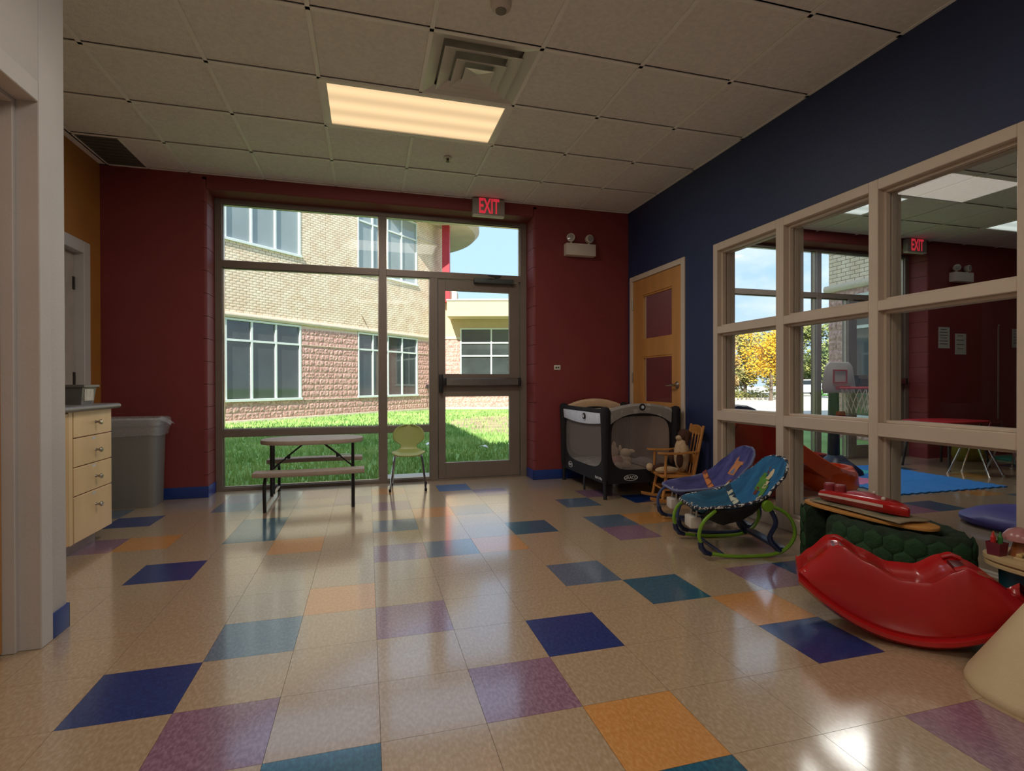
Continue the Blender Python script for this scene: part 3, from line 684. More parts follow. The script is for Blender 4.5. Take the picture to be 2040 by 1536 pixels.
# local x runs towards the room (world -y), local y runs to world +x, front at y=0
WW = [(0.47, 2.4, 0.3+z_, 2.75+z_)]
mb = MB(); holed(mb, 0, 3.24, 0, 2.95+z_, 0.012, 0.3, WW); mb.build('lower_wall', M_mortar2, wing)
MB().box(0, 0.012, 2.95+z_, 3.24, 0.3, 8.0+z_).build('upper_wall', M_mortar, wing)
MB().box(0.05, 0.3, 0, 3.24, 6, 8.0+z_).build('building_core', M_mortar, wing)
courses(wing, BLK, 'block', 0, 3.24, 0.0, 2.87+z_, 0.4, 0.2, WW, 300, m=M_block)
courses(wing, BRK, 'brick', 0, 3.24, 3.0+z_, 5.0+z_, 0.2032, 0.08, [], 300, key=lambda c: c[1]*3+c[0], m=M_brick)
bw = MB(); bw.add([(-0.06, y, z+z_) for y, z in pr] + [(3.24, y, z+z_) for y, z in pr], [tuple(range(n)), tuple(range(2*n-1, n-1, -1))] + [(i, (i+1) % n, n+(i+1) % n, n+i) for i in range(n)])
bw.build('belt_course', M_stone, wing, smooth=True)
far_window(wing, 0.47, 2.4, 0.3+z_, 2.75+z_, [1.1, 1.75], [2.1+z_], M_darkgl)
# unseen tall blocks: left one shades the lawn, right one added to shade the wing
tag(MB().box(-16, -22, ZG, -3.4, 3.3, 8.7).build('building_block', M_brick), 'tall brick block of the same building left of the room', 'building')
tag(MB().box(4.6, -12, ZR+0.15, 9.27, 3.42, 8.0).build('building_block', M_brick), 'upper storey brick block over the far playroom', 'building')
# ground
M_soil = mat('lawn_soil', (110, 150, 76), 0.95, scale=0.9, rgb2=(146, 180, 98), detail=9, thr=(0.3, 0.7))
struct('ground', MB().box(-40, 3.42, ZG-0.2, 60, 12.0, ZG).box(-40, 12.0, ZG-0.2, 9.0, 60, ZG), M_soil, 'green lawn between the storefront and the brick building', 'lawn')
M_pave = mat('pale_concrete', (196, 188, 174), 0.9, 0.07, 1.5, 0.1, 30)
struct('pavement', MB().box(9.0, 12.0, ZG-0.2, 120, 130, ZG+0.005), M_pave, 'pale concrete car park outside the far playroom', 'pavement')
struct('ground', MB().box(-60, -40, ZG-0.3, 120, 140, ZG-0.21), M_soil, 'ground beneath the building and car park', 'ground')
tag(MB().box(0.15, 3.43, ZG-0.02, 2.3, 4.35, ZG+0.03).build('door_pad', M_pave, bevel=0.01), 'concrete pad outside the glazed exit door', 'paving', kind='structure')
# worn dry patch
r = random.Random(4)
pts = []
for k in range(26):
    a = 2*PI*k/26; rr = 1 + 0.18*r.random(); pts.append((4.3+2.1*math.cos(a)*rr, 11.6+3.2*math.sin(a)*rr))
struct('dry_patch', MB().prism(pts, ZG, ZG+0.012), mat('dry_earth', (150, 132, 104), 0.95, scale=1.8, rgb2=(176, 166, 120), detail=9), 'worn patch of dry earth in the lawn', 'bare ground')
# grass blades
M_grass = mat('grass_blade', (126, 166, 88), 0.85, scale=0.7, rgb2=(176, 202, 122), detail=8)
g = MB(); r = random.Random(11)
for k in range(46000):
    y = 3.5 + (r.random()**1.6)*15.0; x = -6.0 + r.random()*(8.5 + (y-3.5)*0.35)
    if y > x+17.5: continue
    if 0.1 < x < 2.35 and y < 4.4: continue
    dp = math.hypot((x-4.3)/2.1, (y-11.6)/3.2)
    if dp < 1.05 and r.random() < 0.85: continue
    s = 0.02 + 0.0035*(y-3.5) ; h = 0.05 + 0.05*r.random(); a = r.random()*PI; lx, ly = (r.random()-0.5)*0.06, (r.random()-0.5)*0.06
    g.v += [(x-s/2*math.cos(a), y-s/2*math.sin(a), ZG), (x+s/2*math.cos(a), y+s/2*math.sin(a), ZG), (x+lx, y+ly, ZG+h)]; i = len(g.v); g.f.append((i-3, i-2, i-1))
me = bpy.data.meshes.new('grass'); me.from_pydata(g.v, [], g.f); me.materials.append(M_grass)
tag(obj('grass', me), 'short green grass blades of the lawn', 'grass', kind='stuff')
# paper scraps on the lawn
for (x, y, a, s, lab) in ((-0.35, 5.6, 0.3, 0.16, 'crumpled white paper scrap on the lawn behind the picnic table'), (0.95, 6.6, 1.2, 0.2, 'white paper strip on the lawn beside the green chair'), (1.75, 6.0, 2.1, 0.17, 'crumpled white paper scrap on the lawn behind the exit door')):
    mb = MB(); r = random.Random(int(x*100)); vv = [(-s/2+s*i/4, (-0.4+0.4*k)*s*0.45 + 0.02*r.random(), 0.03+0.045*r.random()) for k in range(3) for i in range(5)]
    mb.add(vv, [(k*5+i, k*5+i+1, (k+1)*5+i+1, (k+1)*5+i) for k in range(2) for i in range(4)])
    o = mb.build('paper_scrap', mat('litter_white', (236, 236, 232), 0.8), smooth=True); o.location = (x, y, ZG+0.075); o.rotation_euler = (0, 0, a); tag(o, lab, 'paper')
    sm = o.modifiers.new('thickness', 'SOLIDIFY'); sm.thickness = 0.004
# trees across the car park
def tree(x, y, h, rx, c1, c2, label, trunk_h=1.2, nleaf=1500, cone=False, seed=1, group=None, ls=0.16, bare=False):
    r = random.Random(seed)
    t = thing('tree', label, 'tree', (x, y, ZG), group=group)
    tr = MB(); tr.tube([(0, 0, 0), (0.05, 0, h*0.3), (-0.05, 0.05, h*0.6), (0, 0, h*0.85)], [0.11*h/4.5, 0.085*h/4.5, 0.05*h/4.5, 0.02], 8)
    for k in range(7):
        a = r.random()*2*PI; z0 = trunk_h + r.random()*(h*0.45-trunk_h*0.3); L = rx*(0.5+0.4*r.random())
        tr.tube([(0, 0, z0), (L*0.5*math.cos(a), L*0.5*math.sin(a), z0+L*0.4), (L*math.cos(a), L*math.sin(a), z0+L*0.8)], [0.04, 0.03, 0.012], 5)
    tr.build('trunk', mat('bark', (112, 96, 82), 0.9, 0.2, 6), t, smooth=True)
    lm = mat('leaves_%d_%d_%d' % c1, c1, 0.7, scale=1.1, rgb2=c2, detail=6); mb = MB()
    blobs = [(r.uniform(-rx, rx)*0.6, r.uniform(-rx, rx)*0.6, trunk_h + (h-trunk_h)*(0.10+0.80*r.random()), 0.35*rx + 0.25*rx*r.random()) for _ in range(22)]
    for k in range(nleaf):
        if cone:
            f = r.random()**0.7; z = trunk_h+(h-trunk_h)*(1-f); a = r.random()*2*PI; q = rx*f*math.sqrt(r.random()); c = Vector((q*math.cos(a), q*math.sin(a), z))
        else:
            b = r.choice(blobs); d_ = Vector((r.gauss(0, 1), r.gauss(0, 1), r.gauss(0, 0.8))); d_.normalize(); c = Vector(b[:3]) + d_*b[3]*r.random()**0.33
        u = Vector((r.gauss(0, 1), r.gauss(0, 1), r.gauss(0, 1))).normalized(); v = u.orthogonal().normalized(); s = ls*(0.6+0.8*r.random())
        i = len(mb.v); mb.v += [tuple(c-u*s), tuple(c+v*s*0.6), tuple(c+u*s), tuple(c-v*s*0.6)]; mb.f.append((i, i+1, i+2, i+3))
    me = bpy.data.meshes.new('foliage'); me.from_pydata(mb.v, [], mb.f); me.materials.append(lm); o = obj('foliage', me, t); o['kind'] = 'stuff'
    return t
def at(slope, dist): return (-0.033 + slope*dist, -2.115 + dist)   # along a sight line: x = slope * y
x, y = at(0.895, 27.2); tree(x, y, 4.5, 1.75, (206, 150, 20), (244, 200, 50), 'small golden yellow tree in the car park', 1.5, 4200, seed=3, ls=0.075)
spec = [(0.76, 40, 6.4, 1.9, (150, 116, 70), (188, 156, 100), 'russet brown tree'), (0.825, 48, 7.2, 2.1, (120, 118, 62), (176, 160, 92), 'olive tree'), (0.905, 41, 6.0, 2.1, (112, 120, 66), (170, 158, 98), 'dull green tree'),
        (0.965, 46, 7.4, 2.2, (150, 130, 66), (206, 176, 96), 'tan autumn tree'), (1.035, 42, 7.4, 2.0, (100, 120, 62), (160, 160, 90), 'tall green tree'), (1.10, 46, 6.6, 2.0, (150, 128, 84), (190, 166, 112), 'sandy brown tree')]
wh = ['left of the golden tree', 'behind the golden tree trunk', 'just right of the golden tree', 'behind the parked white car', 'nearest the storefront mullion', 'beside the evergreen']
for k, (s, d_, h, rx, c1, c2, nm) in enumerate(spec):
    x, y = at(s, d_); tree(x, y, h, rx, c1, c2, nm + ' ' + wh[k] + ' across the car park', 0.1, 9000, seed=20+k, group='autumn trees across the car park', ls=0.14)
x, y = at(1.095, 30); tree(x, y, 4.6, 1.3, (60, 110, 44), (96, 150, 70), 'narrow green evergreen beside the brick wing corner', 0.2, 1800, cone=True, seed=33, ls=0.14)
# low shrub island
x, y = at(0.80, 30); t = thing('shrub_bed', 'low clipped shrub bed on the car park island', 'shrub', (x, y, ZG)); mb = MB(); r = random.Random(9)
for k in range(1200):
    c = Vector((r.gauss(0, 1.3), r.gauss(0, 0.6), 0.12+abs(r.gauss(0, 0.22)))); u = Vector((r.gauss(0, 1), r.gauss(0, 1), r.gauss(0, 1))).normalized(); v = u.orthogonal().normalized(); s = 0.1
    i = len(mb.v); mb.v += [tuple(c-u*s), tuple(c+v*s*0.6), tuple(c+u*s), tuple(c-v*s*0.6)]; mb.f.append((i, i+1, i+2, i+3))
me = bpy.data.meshes.new('foliage'); me.from_pydata(mb.v, [], mb.f); me.materials.append(mat('shrub_leaves', (110, 110, 50), 0.8, scale=2, rgb2=(150, 140, 70))); o = obj('foliage', me, t); o['kind'] = 'stuff'
MB().box(-3.2, -1.2, 0, 3.2, 1.2, 0.14).build('kerb', M_stone, t, bevel=0.03)
# white parked car
x, y = at(0.985, 35.5)
car = thing('car', 'white sedan parked across the car park', 'car', (x, y, ZG), -0.30)
prof = [(-2.2, 0.32), (-2.22, 0.62), (-2.05, 0.82), (-1.35, 0.92), (-0.75, 1.36), (0.55, 1.40), (1.25, 0.98), (2.0, 0.86), (2.2, 0.66), (2.2, 0.32)]
RX = Matrix.Rotation(PI/2, 4, 'X')
MB().prism(prof, -0.85, 0.85, RX).build('body', mat('white_car_paint', (232, 234, 236), 0.2, 0.02, 3, coat=0.5), car, bevel=0.06, bseg=2)
gp = [(-1.2, 0.95), (-0.72, 1.30), (0.5, 1.33), (1.05, 0.98)]
MB().prism(gp, -0.862, 0.862, RX).build('side_window', mat('car_glass', (40, 46, 50), 0.06), car)
for sx in (-1.35, 1.35):
    for sy in (-0.8, 0.8):
        w = MB().lathe([(0.33, -0.1), (0.33, 0.1)], 20, mtx=Matrix.Translation((sx, sy, 0.33)) @ Matrix.Rotation(PI/2, 4, 'X')).build('wheel', mat('tyre', (34, 34, 36), 0.8), car, smooth=True)
        MB().lathe([(0.21, -0.11), (0.21, 0.11)], 16, mtx=Matrix.Translation((sx, sy, 0.33)) @ Matrix.Rotation(PI/2, 4, 'X')).build('hub_cap', M_chrome, w, smooth=True)
# ================================================================== furniture near the storefront
# ---- drawer cabinet, counter, box
cab = thing('drawer_cabinet', 'pale maple four drawer base cabinet under the grey counter', 'cabinet', (-1.93, 1.7, 0))
MB().box(-2.19, 1.441, 0.085, -1.68, 1.91, 0.845).build('body', M_maple, cab, absolute=True)
MB().box(-2.19, 1.441, 0.0, -1.735, 1.86, 0.085).build('toe_kick', mat('pale_toe_kick', (186, 172, 160), 0.5), cab, absolute=True)
for k, (z0, z1) in enumerate(((0.086, 0.352), (0.358, 0.520), (0.526, 0.690), (0.696, 0.846))):
    dr = MB().box(-1.68, 1.447, z0, -1.66, 1.908, z1).build('drawer', M_maple, cab, bevel=0.0025, bseg=1, absolute=True)
    zc = (0.262, 0.436, 0.600, 0.772)[k]
    kn = MB().lathe([(0.010, 0.0), (0.007, 0.006), (0.006, 0.016), (0.013, 0.024), (0.016, 0.030), (0.013, 0.036), (0.0, 0.038)], 16, mtx=Matrix.Translation((-1.66, 1.70, zc)) @ Matrix.Rotation(PI/2, 4, 'Y'))
    im = INV[cab]; kn.v = [tuple(im @ Vector(p)) for p in kn.v]; kn.build('knob', M_steel, dr, smooth=True)
    if k < 3:
        lb = MB().box(-1.6605, 1.655, z1-0.022, -1.6592, 1.70, z1-0.008); lb.v = [tuple(im @ Vector(p)) for p in lb.v]; lb.build('label_sticker', mat('sticker_white', (206, 204, 200), 0.6), dr)
cab2 = thing('door_cabinet', 'maple base cabinet with a door beside the drawer cabinet', 'cabinet', (-1.93, 1.1, 0))
MB().box(-2.19, 0.47, 0.085, -1.68, 1.438, 0.845).build('body', M_maple, cab2, absolute=True)
MB().box(-2.19, 0.47, 0.0, -1.735, 1.43, 0.085).build('toe_kick', MATS['pale_toe_kick'], cab2, absolute=True)
for a, b in ((0.96, 1.395), (0.50, 0.955)):
    d_ = MB().box(-1.68, a, 0.09, -1.66, b, 0.84).build('door', mat('maple_door_panel', (206, 168, 116), 0.4, 0.08, 5, stretch=(1, 1, 0.25)), cab2, bevel=0.0025, bseg=1, absolute=True)
MB().box(-1.682, 1.397, 0.086, -1.661, 1.438, 0.845).build('face_stile', M_maple, cab2, absolute=True)
ct = MB(); pr2 = [(-2.2, 0.846), (-1.655, 0.846)] + [(-1.64 + 0.0175*math.sin(a), 0.8635 - 0.0175*math.cos(a)) for a in [k/8*PI for k in range(9)]] + [(-2.2, 0.881)]
n2 = len(pr2); ct.add([(x, 0.465, z) for x, z in pr2] + [(x, 1.955, z) for x, z in pr2], [tuple(range(n2)), tuple(range(2*n2-1, n2-1, -1))] + [(i, (i+1) % n2, n2+(i+1) % n2, n2+i) for i in range(n2)])
M_lam = mat('grey_laminate', (128, 124, 120), 0.35, 0.08, 30)
tag(ct.build('counter_top', M_lam, smooth=True), 'grey laminate counter top with rounded front edge over maple cabinets', 'counter')
bx = thing('storage_box', 'grey plastic storage box with paper label on the counter', 'box', (-1.86, 1.72, 0.8815), 0.04)
def tapered(mb, x0, y0, x1, y1, z0, z1, t, wall):
    """open tapered tub"""
    ro = [(x0+t, y0+t, z0), (x1-t, y0+t, z0), (x1-t, y1-t, z0), (x0+t, y1-t, z0)]; rt = [(x0, y0, z1), (x1, y0, z1), (x1, y1, z1), (x0, y1, z1)]
    ri = [(x0+wall, y0+wall, z1), (x1-wall, y0+wall, z1), (x1-wall, y1-wall, z1), (x0+wall, y1-wall, z1)]
    rb = [(x0+t+wall, y0+t+wall, z0+wall), (x1-t-wall, y0+t+wall, z0+wall), (x1-t-wall, y1-t-wall, z0+wall), (x0+t+wall, y1-t-wall, z0+wall)]
    mb.add(ro+rt+ri+rb, [(3,2,1,0)] + [(i, (i+1) % 4, 4+(i+1) % 4, 4+i) for i in range(4)] + [(4+i, 4+(i+1) % 4, 8+(i+1) % 4, 8+i) for i in range(4)] + [(8+i, 8+(i+1) % 4, 12+(i+1) % 4, 12+i) for i in range(4)] + [(12, 13, 14, 15)])
mb = MB(); tapered(mb, -0.16, -0.095, 0.16, 0.095, 0, 0.115, 0.014, 0.003)
M_gbox = mat('grey_box_plastic', (112, 112, 110), 0.4)
mb.build('tub', M_gbox, bx)
mb = MB(); z = 0.105
for a in ((-0.172, -0.107, 0.172, -0.093), (-0.172, 0.093, 0.172, 0.107), (-0.172, -0.093, -0.158, 0.093), (0.158, -0.093, 0.172, 0.093)): mb.box(a[0], a[1], z, a[2], a[3], z+0.016)
mb.build('rim', M_gbox, bx, bevel=0.002, bseg=1)
MB().box(0.1505, -0.062, 0.022, 0.1585, 0.055, 0.094, ).build('paper_label', mat('paper_label', (206, 198, 184), 0.8, 0.12, 30), bx)
jar = thing('dispenser', 'dark green dispenser standing on the counter behind the storage box', 'dispenser', (-2.05, 1.55, 0.8815))
MB().lathe([(0.05, 0), (0.055, 0.01), (0.055, 0.13), (0.04, 0.17), (0.02, 0.18), (0.02, 0.20)], 20).build('bottle', mat('dark_green_plastic', (40, 58, 50), 0.4), jar, smooth=True)
MB().lathe([(0.022, 0.20), (0.022, 0.225), (0.01, 0.23)], 14).build('cap', M_blackpl, jar, smooth=True)
# ---- rubbish bin with clear liner
def rrect(hx, hy, r, z, n=5, cx=0, cy=0):
    p = []
    for (sx, sy, a0) in ((1, 1, 0), (-1, 1, PI/2), (-1, -1, PI), (1, -1, 3*PI/2)):
        for k in range(n+1):
            a = a0 + k/n*PI/2; p.append((cx+sx*(hx-r)+r*math.cos(a), cy+sy*(hy-r)+r*math.sin(a), z))
    return p
M_bin = mat('grey_bin_plastic', (128, 126, 122), 0.45, 0.03, 6)
bn = thing('rubbish_bin', 'tall grey plastic rubbish bin with clear liner against the red wall', 'bin', (-1.94, 2.885, 0))
mb = MB(); mb.loft([rrect(0.225, 0.12, 0.05, 0), rrect(0.229, 0.124, 0.05, 0.02), rrect(0.243, 0.14, 0.055, 0.60), rrect(0.247, 0.143, 0.055, 0.70), rrect(0.238, 0.134, 0.05, 0.70), rrect(0.205, 0.10, 0.045, 0.025)])
mb.build('bin_body', M_bin, bn, smooth=True)
mb = MB(); mb.loft([rrect(0.258, 0.152, 0.055, 0.665), rrect(0.260, 0.155, 0.055, 0.715), rrect(0.250, 0.146, 0.055, 0.717), rrect(0.247, 0.1435, 0.055, 0.67)]); mb.build('rim', M_bin, bn, smooth=True)
M_film = bpy.data.materials.new('clear_film'); M_film.use_nodes = True; tt = M_film.node_tree; tt.nodes.clear()
o_ = N(tt, 'ShaderNodeOutputMaterial'); ms = N(tt, 'ShaderNodeMixShader'); ta = N(tt, 'ShaderNodeBsdfTransparent'); pb_ = N(tt, 'ShaderNodeBsdfPrincipled'); nn_ = N(tt, 'ShaderNodeTexNoise'); nn_.inputs['Scale'].default_value = 40
rm = N(tt, 'ShaderNodeMapRange'); rm.inputs['To Min'].default_value = 0.12; rm.inputs['To Max'].default_value = 0.48; tt.links.new(nn_.outputs['Fac'], rm.inputs[0])
pb_.inputs['Base Color'].default_value = (0.75, 0.76, 0.78, 1); pb_.inputs['Roughness'].default_value = 0.2
tt.links.new(rm.outputs[0], ms.inputs[0]); tt.links.new(ta.outputs[0], ms.inputs[1]); tt.links.new(pb_.outputs[0], ms.inputs[2]); tt.links.new(ms.outputs[0], o_.inputs[0])
r = random.Random(2); rings = []
for z, g_ in ((0.585, 0.006), (0.62, 0.016), (0.67, 0.024), (0.715, 0.026), (0.730, 0.012), (0.722, -0.008), (0.62, -0.03)):
    q = rrect(0.252+g_, 0.147+g_, 0.06, z, 8); rings.append([(x+(r.random()-0.5)*0.008, y+(r.random()-0.5)*0.008, zz + (0.02*math.sin(x*9+1) if z < 0.6 else 0)) for x, y, zz in q])
mb = MB(); mb.loft(rings, cap=False); lin_ = mb.build('liner', M_film, bn, smooth=True)
kn = MB(); kv = []
for i in range(6):
    for k in range(7):
        a = k/6; kv.append((0.262 + 0.085*a*(1-0.25*abs(i/5-0.5)), -0.13+0.22*i/5*(1-0.5*a)+0.05*a, 0.735 - 0.055*a - 0.05*abs(i/5-0.4) + 0.012*r.random()))
kn.add(kv, [(i*7+k, i*7+k+1, (i+1)*7+k+1, (i+1)*7+k) for i in range(5) for k in range(6)]); kn.build('liner_fold', M_film, bn, smooth=True)
# ---- folding picnic table
M_tan = mat('tan_moulded_plastic', (170, 154, 140), 0.5, 0.04, 30, 0.2, 160); M_leg = mat('black_steel_tube', (30, 28, 30), 0.4)
pt = thing('picnic_table', 'small folding picnic table with oval tan top and two benches', 'table', (-0.49, 2.76, 0), 0.03)
def slabpoly(pts, z0, z1, name, par, bev=0.008):
    return MB().prism(pts, z0, z1).build(name, M_tan, par, bevel=bev, bseg=2, ang=50)
def sup(a, b, n, k=44): return [(a*math.copysign(abs(math.cos(t))**(2/n), math.cos(t)), b*math.copysign(abs(math.sin(t))**(2/n), math.sin(t))) for t in [2*PI*i/k for i in range(k)]]
slabpoly(sup(0.42, 0.245, 2.5), 0.495, 0.532, 'table_top', pt)
def bench(y):
    # gently curved bench: outer edge bowed
    p = []
    for k in range(15): t_ = -1+2*k/14; p.append((0.42*t_, y - 0.085 - 0.035*(1-t_*t_)))
    for k in range(15): t_ = 1-2*k/14; p.append((0.42*t_, y + 0.065 - 0.035*(1-t_*t_)))
    return p
for sgn in (-1, 1):
    q = bench(-0.36) if sgn < 0 else [(-x, -yy) for x, yy in bench(-0.36)]
    slabpoly(q, 0.275, 0.312, 'bench', pt, 0.007)
for sx in (-0.33, 0.33):
    fr = MB()
    for sy in (-1, 1):
        fr = MB(); fr.tube(bez([(sx, sy*0.36, 0.276), (sx, sy*0.43, 0.22), (sx, sy*0.445, 0.13), (sx, sy*0.43, 0.0)], 5), 0.0135, 8)
        fr.build('leg', M_leg, pt, smooth=True)
    fr = MB(); fr.tube([(sx, -0.42, 0.045), (sx, 0.42, 0.045)], 0.011, 8); fr.build('floor_rail', M_steel, pt, smooth=True)
    for sy in (-0.055, 0.055): MB().tube([(sx, sy, 0.045), (sx, sy, 0.497)], 0.0135, 8).build('post', M_leg, pt, smooth=True)
    fr = MB(); fr.tube([(sx, -0.36, 0.262), (sx, 0.36, 0.262)], 0.012, 8); fr.build('bench_bar', M_leg, pt, smooth=True)
    s = 1 if sx > 0 else -1
    fr = MB(); fr.bar((sx, 0.0, 0.27), (sx - s*0.12, 0.0, 0.375), 0.026, 0.012); fr.bar((sx-s*0.10, 0.0, 0.362), (sx - s*0.26, 0, 0.492), 0.032, 0.014); fr.box(sx-s*0.13-0.012, -0.02, 0.358, sx-s*0.13+0.012, 0.02, 0.39)
    fr.build('brace', M_leg, pt, bevel=0.003, bseg=1)
# ---- green shell chair
M_green = mat('pale_green_lacquer', (170, 180, 110), 0.35, 0.03, 6)
ch = thing('shell_chair', 'pale green child chair with round back and steel legs', 'chair', (0.345, 2.99, 0), -0.10)
# local: front = -y
cols = 15; pts = []
rows = [(-0.145, 0.322, 0.100), (-0.13, 0.336, 0.138), (-0.09, 0.342, 0.152), (-0.03, 0.338, 0.158), (0.03, 0.334, 0.158), (0.08, 0.333, 0.148), (0.115, 0.340, 0.115), (0.135, 0.356, 0.088),
        (0.145, 0.375, 0.078), (0.15, 0.395, 0.082), (0.153, 0.415, 0.108), (0.157, 0.437, 0.137), (0.162, 0.465, 0.152), (0.167, 0.495, 0.155), (0.172, 0.525, 0.150), (0.177, 0.553, 0.133), (0.181, 0.575, 0.105), (0.183, 0.590, 0.066), (0.184, 0.597, 0.028)]
for (y, z, w) in rows:
    for k in range(cols):
        u = -1+2*k/(cols-1); back = min(1, max(0, (z-0.36)/0.1))
        pts.append((w*u, y - back*0.02*u*u, z + (1-back)*(0.010*u*u)))
mb = MB(); mb.add(pts, [(i*cols+k, i*cols+k+1, (i+1)*cols+k+1, (i+1)*cols+k) for i in range(len(rows)-1) for k in range(cols-1)])
sh = mb.build('shell', M_green, ch, smooth=True, ang=80); md = sh.modifiers.new('thickness', 'SOLIDIFY'); md.thickness = 0.010; md.offset = 0
for sx in (-1, 1):
    for (yt, yf) in ((-0.09, -0.155), (0.085, 0.165)):
        mb = MB(); mb.tube(bez([(sx*0.055, yt*0.7, 0.322), (sx*0.105, yt, 0.320), (sx*0.128, yt*1.1, 0.30), (sx*0.162, yf, 0.018)], 5), 0.0085, 8); lg = mb.build('leg', M_chrome, ch, smooth=True)
        MB().lathe([(0.012, 0), (0.012, 0.022), (0.009, 0.026)], 10, (sx*0.164, yf*1.01, 0)).build('foot', M_blackpl, lg, smooth=True)
MB().lathe([(0.06, 0.318), (0.06, 0.326)], 16).build('seat_plate', M_chrome, ch, smooth=True)
# ================================================================== playpen, rocking chair, bouncers
def meshcloth(name, c, a):
    m = bpy.data.materials.new(name); m.use_nodes = True; t = m.node_tree; t.nodes.clear()
    o = N(t, 'ShaderNodeOutputMaterial'); x = N(t, 'ShaderNodeMixShader'); tr = N(t, 'ShaderNodeBsdfTransparent'); b = N(t, 'ShaderNodeBsdfPrincipled')
    nz_ = N(t, 'ShaderNodeTexNoise'); nz_.inputs['Scale'].default_value = 300; mr = N(t, 'ShaderNodeMapRange'); mr.inputs['To Min'].default_value = a-0.08; mr.inputs['To Max'].default_value = a+0.08
    t.links.new(nz_.outputs['Fac'], mr.inputs[0]); b.inputs['Base Color'].default_value = (*lin(c), 1); b.inputs['Roughness'].default_value = 0.9
    t.links.new(mr.outputs[0], x.inputs[0]); t.links.new(tr.outputs[0], x.inputs[1]); t.links.new(b.outputs[0], x.inputs[2]); t.links.new(x.outputs[0], o.inputs[0])
    return m
M_mesh = meshcloth('grey_mesh_fabric', (158, 148, 144), 0.42)
M_black = mat('black_fabric', (24, 24, 28), 0.85, 0.1, 40)
M_greyfab = mat('grey_printed_fabric', (150, 146, 142), 0.85, scale=16, rgb2=(176, 172, 170), thr=(0.55, 0.6))
M_whitefab = mat('white_printed_fabric', (206, 210, 222), 0.8, 0.06, 20)
M_beigefab = mat('beige_fabric', (206, 180, 150), 0.85, 0.06, 12)
PX, PY, PZ = 0.345, 0.49, 0.76
pp = thing('playpen', 'black portable playpen with grey mesh sides in the corner', 'playpen', (2.285, 2.50, 0))
def side_panel(hl, name_m, axis, sgn, arch):
    """fabric frame (black) around a barrel shaped mesh window; axis 'x' -> side runs along x at y = sgn*PY"""
    n_ = 40; inner = []; outer = []
    def P(u, z, off=0.0): return (u, sgn*(PY+off), z) if axis == 'x' else (sgn*(PX+off), u, z)
    for k in range(n_):
        a = 2*PI*k/n_; c, s = math.cos(a), math.sin(a)
        q = 4.0; cu = math.copysign(abs(c)**(2/q), c); su = math.copysign(abs(s)**(2/q), s)
        inner.append(((hl-0.05)*cu, 0.48+0.235*su))
        m_ = max(abs(c), abs(s)); outer.append((hl*c/m_, 0.445 + 0.315*s/m_))
    f = MB(); th = 0.008
    f.add([P(u, z) for u, z in outer] + [P(u, z) for u, z in inner] + [P(u, z, -th) for u, z in outer] + [P(u, z, -th) for u, z in inner],
          [(i, (i+1) % n_, n_+(i+1) % n_, n_+i) for i in range(n_)] + [(2*n_+i, 3*n_+i, 3*n_+(i+1) % n_, 2*n_+(i+1) % n_) for i in range(n_)] +
          [(n_+i, n_+(i+1) % n_, 3*n_+(i+1) % n_, 3*n_+i) for i in range(n_)] + [(i, 2*n_+i, 2*n_+(i+1) % n_, (i+1) % n_) for i in range(n_)])
    f.build('side_panel', M_black, pp)
    m_ = MB(); m_.add([P(u*0.995, 0.48+(z-0.48)*0.995, -0.004) for u, z in inner], [tuple(range(n_))]); m_.build('mesh_window', M_mesh, pp)
side_panel(PX-0.01, None, 'x', -1, 0); side_panel(PX-0.01, None, 'x', 1, 0); side_panel(PY-0.01, None, 'y', -1, 0); side_panel(PY-0.01, None, 'y', 1, 0)
for sx in (-1, 1):
    for sy in (-1, 1):
        mb = MB(); mb.loft([[(sx*PX+r_*math.cos(a)*1.0, sy*PY+r_*math.sin(a), z) for a in [2*PI*k/10 for k in range(10)]] for z, r_ in ((0.16, 0.028), (0.5, 0.034), (0.70, 0.042), (0.765, 0.045), (0.79, 0.034), (0.80, 0.012))])
        mb.build('corner_post', M_black, pp, smooth=True)
        MB().tube([(sx*PX, sy*PY, 0.18), (sx*PX, sy*PY, 0.0)], 0.017, 8).build('leg', M_blackpl, pp, smooth=True)
    MB().tube([(sx*PX*0.95, -0.02, 0.17), (sx*PX, -0.04, 0.10), (sx*PX*1.0, -0.045, 0.0)], 0.011, 8).build('middle_leg', M_blackpl, pp, smooth=True)
def rail(pts, r0, m, name, sq=1.0):
    rings = []; P_ = [Vector(p) for p in pts]
    mb = MB(); mb.tube(pts, r0, 10); return mb.build(name, m, pp, smooth=True)
def padrail(axis, sgn, hl, arch, m, name, zlow):
    """padded top rail with a hanging fabric apron"""
    mb = MB(); K = 14; rings = []
    for k in range(K+1):
        u = -hl+2*hl*k/K; a = arch*(1-(u/hl)**2); zt = 0.77+a; zl = zlow+a*0.9 - 0.05*abs(u/hl)**3
        def P(off, z): return (u, sgn*(PY+off), z) if axis == 'x' else (sgn*(PX+off), u, z)
        rings.append([P(0.012, zl), P(0.020, zt-0.03), P(0.022, zt-0.008), P(0.010, zt+0.012), P(-0.010, zt+0.012), P(-0.022, zt-0.008), P(-0.020, zt-0.03), P(-0.006, zl)])
    mb.loft(rings); return mb.build(name, m, pp, smooth=True)
fr_ = padrail('x', -1, PX-0.05, 0.045, M_greyfab, 'padded_rail', 0.70); padrail('x', 1, PX-0.05, 0.06, M_beigefab, 'padded_rail', 0.70)
padrail('y', 1, PY-0.05, 0.0, M_black, 'padded_rail', 0.70); padrail('y', -1, PY-0.04, -0.005, M_black, 'padded_rail', 0.73)
mb = MB(); rings = []
